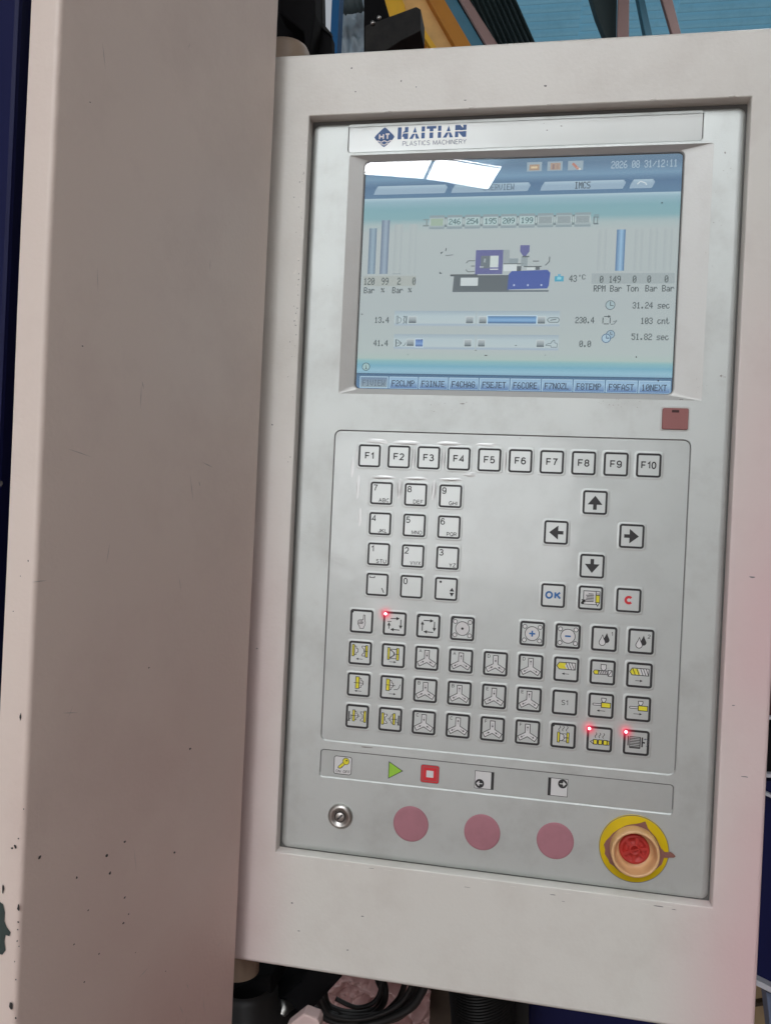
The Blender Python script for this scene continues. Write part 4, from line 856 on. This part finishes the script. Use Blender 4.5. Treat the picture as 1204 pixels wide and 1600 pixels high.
# --- the display: 640 x 480 raster, drawn in its own pixels
scr = link('display', bpy.data.meshes.new('display'), PN, W(80, 4.2, 207))
def lc(x, y): return (-11.0+181.5*x/640, 275.2-135.9*y/480)
class Lcd:
    def __init__(s): s.mb = MB(); s.L = 0
    def p(s, x, y): a, b = lc(x, y); return W(a, 4.4-.02*s.L, b)
    def poly(s, pts, col, cols=None):
        hz = lambda q: lin([v*.90+w_*.10 for v, w_ in zip(q, (160, 170, 172))])
        c = [hz(q) for q in cols] if cols else hz(col)
        if len(pts) > 4:
            t = tessellate_polygon([[Vector((a, b, 0)) for a, b in pts]])
            for f in t: s.mb.face([s.p(*pts[i]) for i in f], M_LCD, c)
        else: s.mb.face([s.p(*q) for q in pts], M_LCD, c)
    def rect(s, x0, y0, x1, y1, c, c2=None, horiz=False):
        if c2 is None: s.poly([(x0, y0), (x1, y0), (x1, y1), (x0, y1)], c)
        elif horiz: s.poly([(x0, y0), (x1, y0), (x1, y1), (x0, y1)], None, [c, c2, c2, c])
        else: s.poly([(x0, y0), (x1, y0), (x1, y1), (x0, y1)], None, [c, c, c2, c2])
    def bands(s, x0, x1, st, horiz=False):    # st: (position, colour)
        for (a, c), (b, d) in zip(st, st[1:]):
            if horiz: s.rect(a, x0, b, x1, c, d, True)
            else: s.rect(x0, a, x1, b, c, d)
    def line(s, pts, w, col):
        for a, b in zip(pts, pts[1:]):
            d = Vector((b[0]-a[0], b[1]-a[1])); d.normalize(); n = Vector((-d.y, d.x))*w/2
            s.poly([(a[0]+n.x, a[1]+n.y), (b[0]+n.x, b[1]+n.y), (b[0]-n.x, b[1]-n.y), (a[0]-n.x, a[1]-n.y)], col)
    def ring(s, x, y, r, w, col, a0=0, a1=360, n=20): s.line([(x+r*math.cos(math.radians(a0+(a1-a0)*k/n)), y+r*math.sin(math.radians(a0+(a1-a0)*k/n))) for k in range(n+1)], w, col)
    def disc(s, x, y, r, col, n=18, col2=None):
        P = [(x+r*math.cos(2*math.pi*k/n), y+r*math.sin(2*math.pi*k/n)) for k in range(n)]
        s.poly(P, col)
    def text(s, x, y, t, col, w=8, h=13):
        for ch in t:
            g = GL.get(ch)
            if g:
                for r, row in enumerate(g):
                    k = 0
                    while k < 5:
                        if row >> (4-k) & 1:
                            e = k
                            while e < 5 and row >> (4-e) & 1: e += 1
                            s.poly([(x+k*w/6-.15, y+r*h/7), (x+e*w/6+.35, y+r*h/7), (x+e*w/6+.35, y+(r+1)*h/7), (x+k*w/6-.15, y+(r+1)*h/7)], col); k = e
                        else: k += 1
            x += w
GL = {'0': (14, 17, 19, 21, 25, 17, 14), '1': (4, 12, 4, 4, 4, 4, 14), '2': (14, 17, 1, 6, 8, 16, 31), '3': (14, 17, 1, 6, 1, 17, 14), '4': (2, 6, 10, 18, 31, 2, 2), '5': (31, 16, 30, 1, 1, 17, 14),
 '6': (6, 8, 16, 30, 17, 17, 14), '7': (31, 1, 2, 4, 8, 8, 8), '8': (14, 17, 17, 14, 17, 17, 14), '9': (14, 17, 17, 15, 1, 2, 12), '.': (0, 0, 0, 0, 0, 12, 12), '%': (0, 25, 26, 4, 11, 19, 0), '/': (0, 1, 2, 4, 8, 16, 0), ':': (0, 4, 4, 0, 4, 4, 0),
 'F': (31, 16, 16, 30, 16, 16, 16), 'V': (17, 17, 17, 17, 17, 10, 4), 'I': (14, 4, 4, 4, 4, 4, 14), 'E': (31, 16, 16, 30, 16, 16, 31), 'W': (17, 17, 17, 21, 21, 27, 17), 'C': (14, 17, 16, 16, 16, 17, 14), 'L': (16, 16, 16, 16, 16, 16, 31),
 'M': (17, 27, 21, 21, 17, 17, 17), 'P': (30, 17, 17, 30, 16, 16, 16), 'N': (17, 25, 25, 21, 19, 19, 17), 'J': (7, 2, 2, 2, 2, 18, 12), 'H': (17, 17, 17, 31, 17, 17, 17), 'A': (4, 10, 17, 17, 31, 17, 17), 'G': (14, 17, 16, 23, 17, 17, 14),
 'T': (31, 4, 4, 4, 4, 4, 4), 'O': (14, 17, 17, 17, 17, 17, 14), 'R': (30, 17, 17, 30, 20, 18, 17), 'Z': (31, 1, 2, 4, 8, 16, 31), 'S': (15, 16, 16, 14, 1, 1, 30), 'X': (17, 17, 10, 4, 10, 17, 17), 'B': (30, 17, 17, 30, 17, 17, 30),
 'a': (0, 0, 14, 1, 15, 17, 15), 'r': (0, 0, 22, 25, 16, 16, 16), 'o': (0, 0, 14, 17, 17, 17, 14), 'n': (0, 0, 22, 25, 17, 17, 17), 's': (0, 0, 15, 16, 14, 1, 30), 'e': (0, 0, 14, 17, 31, 16, 14), 'c': (0, 0, 14, 16, 16, 17, 14), 't': (8, 8, 28, 8, 8, 9, 6)}
D = Lcd(); TX = (60, 72, 76); LT = (168, 190, 200)
D.rect(-4, -4, 644, 484, (30, 40, 48)); D.L = 1
D.bands(0, 640, [(0, (88, 118, 142)), (14, (82, 112, 140)), (36, (104, 140, 168)), (44, (86, 120, 150)), (52, (70, 104, 138)), (76, (78, 114, 146)), (77, (160, 188, 200)), (84, (134, 168, 182)), (100, (114, 158, 168)), (120, (118, 160, 168)), (134, (156, 174, 176)), (150, (165, 176, 177)), (300, (162, 173, 175)),
 (400, (165, 178, 178)), (414, (160, 180, 176)), (420, (124, 172, 178)), (430, (104, 160, 182)), (440, (132, 176, 196)), (446, (120, 164, 188)), (447, (40, 74, 104)), (451, (66, 104, 138)), (480, (70, 110, 150))])
D.L = 2
for x in range(337, 449, 41):
    D.rect(x, 9, x+30, 28, (140, 160, 172))
D.L = 3; D.rect(342, 14, 362, 26, (160, 136, 116)); D.rect(384, 12, 404, 26, (160, 138, 124)); D.line([(428, 14), (440, 26)], 5, (176, 116, 100)); D.line([(436, 22), (444, 27)], 3, (210, 210, 205))
D.L = 4; D.rect(345, 18, 358, 22, (206, 186, 150)); D.rect(388, 15, 392, 25, (130, 110, 110)); D.rect(396, 15, 400, 25, (150, 130, 120))
D.L = 2; D.text(504, 12, '2026 08 31/12:11', (150, 172, 188), w=8, h=15)
for x0, x1 in ((20, 176), (184, 346), (366, 534), (541, 590)):
    D.poly([(x0+8, 50), (x1-4, 50), (x1, 56), (x1-6, 68), (x0, 68), (x0+2, 60)], (138, 164, 184)); D.L = 3; D.rect(x0+8, 50.5, x1-5, 58, (158, 184, 200), (138, 164, 184)); D.L = 2
D.L = 4; D.text(250, 52, 'OVERVIEW', (84, 106, 124), h=13); D.text(434, 52, 'IMCS', (50, 66, 78), h=14); D.line([(556, 60), (562, 54), (572, 58), (574, 62)], 2, (200, 212, 216))
# barrel zones
D.L = 2
zt = [None, '246', '254', '195', '209', '199', '', '', '']
for k in range(9):
    x = 140+37*k*1.0+0
    D.L = 2; D.rect(x+1, 114, x+33, 143, (128, 146, 152)); D.L = 3; D.rect(x+1, 119, x+33, 130, (150, 168, 172), (168, 184, 186)); D.rect(x+1, 130, x+33, 139, (172, 186, 186), (140, 156, 160))
    if k < 8: D.rect(x+33, 118, x+38, 139, (104, 122, 128)); D.L = 4; D.rect(x+34, 122, x+37, 134, (168, 184, 184)); D.L = 3
    D.L = 4
    if k == 0: D.rect(x+4, 121, x+30, 136, (144, 166, 148))
    elif k <= 5: D.rect(x+3, 120, x+31, 136, (164, 188, 190)); D.L = 5; D.text(x+5, 122, zt[k], (60, 92, 96), w=8.4, h=12)
    else: D.rect(x+4, 121, x+30, 135, (134, 148, 152))
D.L = 3; D.rect(128, 122, 140, 124, (110, 126, 128)); D.rect(128, 134, 140, 137, (110, 126, 128)); D.rect(134, 122, 137, 136, (120, 136, 138)); D.rect(475, 119, 485, 121, (110, 126, 132)); D.rect(475, 123, 485, 125, (90, 106, 112)); D.rect(475, 136, 484, 139, (90, 106, 112)); D.rect(474, 123, 476, 138, (90, 106, 112)); D.rect(481, 124, 483, 137, (110, 126, 130))
# bars
D.L = 2
def bar(x0, x1, y0, y1, c0, c1, a=1.):
    D.bands(y0, y1, [(x0, c0), (x0+(x1-x0)*.55, c1), (x1, c0)], horiz=True)
bar(14, 30, 139, 236, (92, 114, 136), (138, 162, 176)); bar(40, 57, 122, 236, (92, 110, 134), (140, 160, 176))
bar(68, 85, 132, 236, (157, 168, 170), (165, 176, 177)); bar(100, 116, 132, 236, (159, 170, 172), (165, 176, 177)); D.rect(68, 235, 85, 236.5, (110, 120, 120))
bar(485, 502, 150, 233, (157, 168, 170), (165, 176, 177)); bar(521, 538, 150, 233, (66, 104, 144), (138, 176, 206))
for x in (556, 584, 612): bar(x, x+16, 150, 233, (157, 168, 170), (165, 176, 177))
D.rect(6, 240, 118, 262, (158, 166, 162)); D.rect(476, 238, 636, 259, (148, 160, 162)); D.L = 3
D.text(7, 244, '120', TX, h=15); D.text(45, 244, '99', TX, h=15); D.text(79, 244, '2', TX, h=15); D.text(111, 244, '0', TX, h=15)
D.text(8, 264, 'Bar', TX); D.text(45, 264, '%', TX); D.text(69, 264, 'Bar', TX); D.text(103, 264, '%', TX)
D.text(492, 243, '0', TX, h=14); D.text(510, 243, '149', TX, h=14); D.text(556, 243, '0', TX, h=14); D.text(584, 243, '0', TX, h=14); D.text(617, 243, '0', TX, h=14)
for x, t in ((481, 'RPM'), (513, 'Bar'), (545, 'Ton'), (581, 'Bar'), (613, 'Bar')): D.text(x, 262, t, TX)
# machine picture
ST = (78, 88, 94); PU = (84, 88, 140); BL = (52, 76, 150)
D.L = 2
D.poly([(198, 240), (312, 240), (312, 274), (196, 274)], ST); D.rect(190, 238, 246, 242, (64, 72, 78)); D.poly([(310, 239), (316, 232), (388, 230), (394, 236), (392, 262), (389, 268), (308, 270)], BL)
D.rect(196, 271, 392, 275, (96, 108, 116)); D.rect(241, 188, 297, 238, PU); D.rect(297, 188, 310, 216, (140, 152, 156)); D.rect(310, 206, 328, 216, (128, 142, 148)); D.poly([(331, 179), (350, 179), (350, 192), (342, 203), (339, 203), (331, 192)], PU)
D.rect(334, 203, 347, 222, (134, 148, 152)); D.rect(299, 218, 326, 232, (196, 206, 208)); D.rect(326, 222, 335, 232, ST); D.rect(298, 216, 340, 218, (90, 100, 104)); D.rect(340, 222, 376, 224, (70, 80, 82)); D.rect(346, 225, 362, 230, (196, 206, 206)); D.rect(364, 224, 372, 230, ST)
D.L = 3; D.rect(212, 245, 248, 262, (190, 200, 202)); D.rect(252, 200, 271, 226, (92, 104, 112)); D.rect(271, 200, 288, 224, (192, 204, 202)); D.rect(271, 227, 288, 229, (206, 214, 212)); D.rect(250, 222, 258, 224, (190, 200, 206)); D.rect(258, 206, 262, 214, (150, 162, 168)); D.rect(336, 201, 350, 204, ST)
for x in (322, 350, 377): D.disc(x, 261, 2, (172, 188, 214), 8)
G2 = (96, 106, 108)
D.line([(240, 210), (226, 210), (222, 215)], 2, G2); D.line([(240, 232), (226, 233), (222, 228)], 2, G2); D.line([(232, 221), (240, 221)], 2, G2); D.line([(358, 212), (370, 212)], 2, (80, 90, 92)); D.line([(391, 203), (391, 213), (383, 221)], 2, (80, 90, 92))
D.line([(179, 183), (178, 189)], 2, TX); D.line([(178, 199), (194, 197)], 1.6, G2); D.poly([(167, 192), (173, 190), (169, 196)], TX); D.poly([(167, 232), (173, 236), (167, 237)], TX)
D.rect(403, 243, 421, 254, (60, 150, 178)); D.L = 4; D.rect(409, 239, 415, 245, (90, 160, 190)); D.rect(408, 245, 416, 250, (130, 196, 210)); D.L = 3
D.text(432, 241, '43', TX, h=14); D.ring(452.5, 242.5, 1.5, 1, TX, n=8); D.text(457, 240, 'C', TX, h=10)
# clocks and counters
D.disc(515, 302, 9.5, (150, 172, 178)); D.disc(518, 361, 8, (140, 166, 182)); D.L = 4
D.ring(515, 302, 9, 1.4, (74, 92, 100)); D.line([(515, 295), (515, 303), (521, 303)], 1.4, TX); D.ring(518, 361, 8, 1.4, (70, 96, 116)); D.line([(518, 356), (518, 361), (522, 361)], 1.2, TX); D.disc(510, 369, 8.5, (158, 184, 200)); D.L = 5; D.ring(510, 369, 8.5, 1.6, (58, 94, 130)); D.line([(510, 363), (510, 369), (515, 369)], 1.4, (50, 80, 110))
D.L = 4; D.line([(502, 327), (502, 339)], 1.8, TX); D.line([(504, 325), (514, 325)], 1.8, TX); D.line([(516, 327), (516, 339)], 1.8, TX); D.line([(504, 340), (514, 340)], 1.8, TX); D.poly([(512, 322), (517, 325), (512, 328)], TX); D.line([(518, 341), (524, 340), (529, 333), (522, 336)], 1.4, (90, 104, 108))
D.L = 3; D.text(558, 296, '31.24 sec', TX); D.text(575, 327, '103 cnt', TX); D.text(559, 359, '51.82 sec', TX)
# position rows
def row(y, x0, x1, sh=0):
    D.L = 2; D.bands(x0, x1, [(y-19, (146, 164, 176)), (y-8, (168, 186, 192)), (y+6, (172, 188, 192)), (y+10, (150, 168, 184)), (y+13, (160, 174, 182))])
def cell(x0, x1, y, c0=(170, 180, 184), c1=(108, 122, 128)): D.L = 3; D.rect(x0-1, y-8, x1+1, y+8, (190, 204, 206)); D.L = 4; D.rect(x0, y-7, x1, y+4, c0, c1); D.rect(x0, y+4, x1, y+7, (90, 102, 108))
row(333, 76, 247); row(333, 249, 417); row(382, 77, 248); row(382, 250, 417)
for x0, x1, y in ((107, 123, 333), (227, 242, 333), (254, 269, 333), (373, 388, 333), (105, 120, 381), (226, 240, 381), (254, 268, 381), (373, 388, 381)): cell(x0, x1, y)
D.L = 3; D.rect(270, 323, 372, 341, (176, 204, 222)); D.L = 4; D.bands(272, 370, [(325, (40, 74, 110)), (327, (84, 128, 172)), (333, (120, 164, 204)), (337, (84, 126, 170)), (340, (40, 70, 104))])
D.L = 3; D.rect(122, 372, 140, 391, (184, 204, 220)); D.L = 4; D.bands(123.5, 139, [(374, (70, 96, 130)), (376, (72, 108, 170)), (383, (110, 146, 196)), (388, (64, 94, 148)), (389, (44, 66, 100))])
D.L = 3; IC = (88, 102, 108)
D.line([(81, 325), (81, 341), (84, 341), (84, 325), (81, 325)], 1.2, IC); D.line([(85, 327), (90, 330), (91, 334), (89, 338), (85, 340)], 1.2, IC); D.line([(102, 325), (102, 341)], 2.5, IC); D.line([(95, 326), (99, 326), (96, 333), (99, 338), (95, 341)], 1.8, IC)
D.line([(82, 374), (82, 390)], 2.4, IC); D.line([(84, 375), (90, 379), (94, 382), (90, 386), (84, 389)], 1.6, IC); D.line([(82, 382), (94, 382)], 1.4, IC); D.line([(97, 388), (101, 386), (103, 381)], 1.4, IC)
D.line([(392, 332), (396, 328), (414, 328), (416, 332), (414, 337), (396, 337), (392, 332)], 1.6, IC); D.line([(398, 333), (410, 331)], 2, IC)
D.line([(391, 384), (395, 381), (402, 380), (402, 377), (405, 377), (405, 374), (409, 374), (409, 379), (414, 380), (414, 388), (402, 388), (402, 385), (391, 384)], 1.2, IC)
D.text(34, 327, '13.4', TX); D.text(34, 376, '41.4', TX); D.text(448, 326, '230.4', TX, w=7.6); D.text(458, 374, '0.0', TX)
D.L = 3; D.ring(20, 433, 8, 1.4, (52, 78, 86)); D.disc(20, 433, 7, (150, 182, 184)); D.L = 4; D.line([(20, 429), (20, 430.5)], 2, TX); D.line([(19, 433), (20.5, 433), (20.5, 437)], 1.6, TX); D.line([(17.5, 437.5), (23, 437.5)], 1.2, TX)
for k, t in enumerate(['F1VIEW', 'F2CLMP', 'F3INJE', 'F4CHAG', 'F5EJET', 'F6CORE', 'F7NOZL', 'F8TEMP', 'F9FAST', '10NEXT']):
    x = 8+63.2*k; a = (92, 120, 150) if k == 0 else (128, 164, 196); b = (130, 150, 160) if k == 0 else (72, 108, 158)
    D.L = 2; D.rect(x, 453, x+61, 478, (156, 188, 210)); D.L = 3
    if k == 0: D.rect(x+2, 455, x+59, 476, a, b)
    else: D.bands(x+2, x+60, [(455, a), (462, (140, 176, 204)), (477, b)])
    D.L = 4; D.text(x+6, 460.5, t, (86, 104, 122) if k == 0 else (34, 54, 76), w=8.2, h=13)
o = D.mb.build('display_image', scr, fix=False)
# the display's own housing behind the image (a shallow tray) becomes the mesh of 'display'
b = MB(); boxpts(b, W(-14, 4.5, 137), W(173.5, 8, 277), M_INK)
me = bpy.data.meshes.new('display'); me.from_pydata([tuple(v-wloc(scr)) for v in b.v], [], b.f); me.materials.append(M_INK); scr.data = me
b = MB(); b.face([W(SI[0]-.4, 3.4, SI[2]-.4), W(SI[1]+.4, 3.4, SI[2]-.4), W(SI[1]+.4, 3.4, SI[3]+.4), W(SI[0]-.4, 3.4, SI[3]+.4)], M_GLASS); b.build('glass', scr, fix=False)
b = MB(); sp = [(160.5, 247, .45, 1), (163, 141.8+5, .5, .8), (150.5, 160, .4, 1.2), (20, 160, .3, .8), (60, 163, .35, .8), (66, 160, .5, .5), (100, 160.5, .3, 1), (83, 166, .35, .8), (-9, 184, .4, .5), (28, 169, .35, 1)]
chips(b, 3.35, sp, M_CHIP); b.build('dust_specks', scr)['kind'] = 'stuff'

# ================================================================== BACKGROUND, BOTTOM
def spline(P, n=6):
    out = []
    for i in range(len(P)-1):
        p0, p1, p2, p3 = P[max(i-1, 0)], P[i], P[i+1], P[min(i+2, len(P)-1)]
        for k in range(n):
            t = k/n; out.append(.5*((2*p1)+(p2-p0)*t+(2*p0-5*p1+4*p2-p3)*t*t+(3*p1-p0-3*p2+p3)*t**3))
    return out+[P[-1]]
# crumpled pink sheet
g = MB(); rows = []
for i in range(110):
    r = []
    for j in range(160):
        px, py = 330+340*j/159, 1450+190*i/109
        p = at(px, py, .42); v = Vector((j*.07, i*.10, 0)); p.y += .03*noise.noise(v)+.016*abs(noise.noise(v*2.1+Vector((3, 1, 0))))+.006*abs(noise.noise(v*5+Vector((0, 0, 7))))
        r.append(p)
    rows.append(r)
g.grid(rows, M_PSHEET); tag(g.build('crumpled_sheet', origin=at(500, 1640, .42)), 'crumpled pink tinted plastic sheet behind the cable coil under the panel', 'plastic sheet')
# swivel arm and clamp
g = thing('panel_support', 'black lower swivel arm and clamp under the left end of the panel', 'swivel arm', at(440, 1600, .1))
mb = MB(); pslab(mb, [(380, 1612), (372, 1592), (424, 1563), (444, 1555), (470, 1535), (482, 1500), (540, 1500), (532, 1530), (482, 1584), (462, 1604), (446, 1640), (380, 1640)], .06, .05, M_BLACK); mb.build('arm', g, bevel=.003)
mb = MB(); c = at(384, 1545, .045)
mb.lathe(c, [(.019, .004), (.025, 0), (.026, -.012), (.040, -.020), (.045, -.06)], M_RUBBER, 32, axis='z'); mb.build('clamp_collar', g)
mb = MB(); pslab(mb, [(340, 1555), (398, 1530), (424, 1524), (424, 1556), (400, 1600), (400, 1640), (340, 1640)], .04, .06, M_BLACK); mb.build('clamp_block', g, bevel=.004)
mb = MB(); c = at(433, 1599, .048); mb.lathe(c, [(.0001, .010), (.006, .010), (.0065, .008), (.0105, .007), (.0115, .004), (.0115, -.012)], M_CHROME, 24); mb.build('pivot_bolt', g)
b = MB(); pslab(b, [(446, 1606), (474, 1584), (496, 1592), (499, 1600), (496, 1640), (440, 1640)], .02, .012, M_PBLOCK)
tag(b.build('pink_block', origin=at(470, 1640, .03), bevel=.0015), 'small pale pink block at the bottom edge, in front of the black arm', 'block')
# cables
CB = [([(424, 1520), (426, 1545), (436, 1565), (452, 1560), (462, 1540), (470, 1520)], 3.4, .2), ([(436, 1510), (438, 1540), (448, 1558)], 3.2, .19), ([(446, 1505), (452, 1530), (462, 1548), (480, 1530), (500, 1510)], 3.4, .21), ([(427, 1512), (422, 1528), (416, 1545)], 3.0, .2),
      ([(500, 1560), (520, 1590), (560, 1590), (610, 1582), (640, 1556), (652, 1530), (655, 1510)], 3.6, .22), ([(505, 1545), (512, 1572), (545, 1584), (585, 1580), (600, 1555), (592, 1530), (588, 1505)], 4.2, .25), ([(490, 1575), (520, 1596), (570, 1598), (620, 1590), (648, 1562), (662, 1535), (668, 1510)], 3.2, .21),
      ([(488, 1560), (505, 1578), (540, 1590), (590, 1588), (622, 1562), (634, 1530), (640, 1505)], 3.0, .24), ([(594, 1520), (602, 1545), (598, 1570), (575, 1588), (530, 1586)], 3.0, .23), ([(560, 1602), (600, 1594), (640, 1575), (660, 1548), (672, 1515)], 3.8, .20), ([(512, 1540), (506, 1560), (524, 1578), (556, 1588)], 3.0, .26), ([(498, 1552), (516, 1586), (566, 1592), (616, 1574), (640, 1546), (646, 1512)], 2.4, .2), ([(524, 1560), (556, 1574), (584, 1566), (596, 1540), (594, 1512)], 2.2, .22)]
CL = ['black cable looping down and up again in the bundle by the beige tube', 'short black cable hanging between two others in the bundle by the beige tube', 'black cable curving right toward the black arm in the hanging bundle', 'black cable bending left to the clamp in the hanging bundle',
      'black cable sagging lowest but two across the coil under the panel', 'thickest black cable, inner loop of the coil framing the pink sheet', 'thin black cable running lowest along the left of the coil', 'thin black cable in the middle of the sagging coil', 'thin black cable turning back left inside the coil', 'outermost black cable rising at the right end of the coil', 'short black cable curling at the left end of the coil', 'fine black cable between the two lowest sagging cables of the coil', 'fine black cable hugging the innermost edge of the coil']
for k, (P, r, Y) in enumerate(CB):
    mb = MB(); pts = spline([at(a, b_, Y) for a, b_ in P], 6); mb.tube(pts, r*1.05e-3, M_RUBBER, 8)
    tag(mb.build('cable', origin=pts[0]), CL[k], 'cable', 'black cables in the hanging bundle' if k < 4 else 'black cables in the coil under the panel')
b = MB(); pslab(b, [(610, 1480), (700, 1480), (712, 1660), (560, 1660), (606, 1590)], .5, .1, M_BROWN); tag(b.build('brown_board', origin=at(650, 1660, .5)), 'dark brown board between the cable coil and the ribbed hose', 'board')
# ribbed hose
g = MB(); n = 40; rows = []
for i in range(n*4):
    t = i/(n*4-1); c = at(746+10*math.sin(t*2), 1500+180*t, .45); rr_ = .036+.0035*math.sin(i*math.pi/2.0)
    rows.append([c+Vector((math.cos(2*math.pi*k/24)*rr_, math.sin(2*math.pi*k/24)*rr_, -.010*math.cos(2*math.pi*k/24+2.4))) for k in range(24)])
g.grid(rows, M_RUBBER, closed=True); tag(g.build('ribbed_hose', origin=at(746, 1680, .45)), 'thick black ribbed hose under the middle of the panel', 'hose')
b = MB(); pslab(b, [(792, 1480), (826, 1480), (826, 1680), (792, 1680)], .5, .08, M_CHAR); tag(b.build('steel_post', origin=at(810, 1680, .5), bevel=.003), 'charcoal steel upright between the ribbed hose and the navy machine base', 'post')
b = MB(); pslab(b, [(690, 1480), (800, 1480), (800, 1680), (690, 1680)], .62, .06, M_BLACK); tag(b.build('back_plate', origin=at(745, 1680, .62)), 'black plate behind the ribbed hose', 'plate')
b = MB(); pslab(b, [(824, 1480), (1130, 1480), (1130, 1700), (824, 1700)], .6, .3, M_NAVY); tag(b.build('neighbouring_machine', origin=at(960, 1700, .6), bevel=.004), 'navy machine base under the right half of the panel', 'machine')
# right edge
g = thing('far_machine', 'navy machine with two pale stripes past the right edge of the panel', 'machine', at(1230, 1600, 1.6))
mb = MB(); pslab(mb, [(1120, 1216), (1420, 1230), (1420, 1700), (1180, 1532), (1120, 1500)], 1.6, .5, M_NAVY); mb.build('body', g, bevel=.004)
mb = MB(); pslab(mb, [(1120, 1128), (1420, 1134), (1420, 1230), (1120, 1216)], 1.62, .5, M_BLACK); mb.build('recess_panel', g)
mb = MB(); pslab(mb, [(1120, 960), (1420, 960), (1420, 1125), (1120, 1118)], 1.62, .5, M_MAROON); mb.build('upper_body', g)
mb = MB(); pslab(mb, [(1120, 1118), (1420, 1127), (1420, 1131), (1120, 1122)], 1.58, .02, M_WSTRIPE); mb.build('stripe', g)
mb = MB(); pslab(mb, [(1120, 1206), (1420, 1220), (1420, 1226), (1120, 1211)], 1.58, .02, M_WSTRIPE); mb.build('stripe', g)
mb = MB(); pslab(mb, [(1120, 1203), (1204, 1242), (1420, 1345), (1420, 1352), (1204, 1247), (1120, 1208)], 1.575, .02, M_WSTRIPE); mb.build('stripe', g)
mb = MB(); pslab(mb, [(1150, 1518), (1179, 1530), (1420, 1650), (1420, 1662), (1179, 1539), (1150, 1526)], 1.57, .05, M_WSTRIPE); mb.build('bottom_rail', g)
mb = MB(); pslab(mb, [(1196, 1550), (1210, 1556), (1222, 1640), (1206, 1640)], 1.6, .05, M_STEELBLUE); mb.build('leg', g)
g = thing('cardboard_box', 'tan cardboard box on the floor beside the blue steel leg, bottom right', 'box', at(1180, 1660, 1.75))
mb = MB(); pslab(mb, [(1100, 1500), (1260, 1540), (1260, 1700), (1100, 1700)], 1.9, .4, M_CARD); mb.build('side', g, bevel=.004)
mb = MB(); pslab(mb, [(1150, 1572), (1230, 1560), (1230, 1565), (1150, 1578)], 1.88, .02, M_BROWN); mb.build('flap_gap', g)
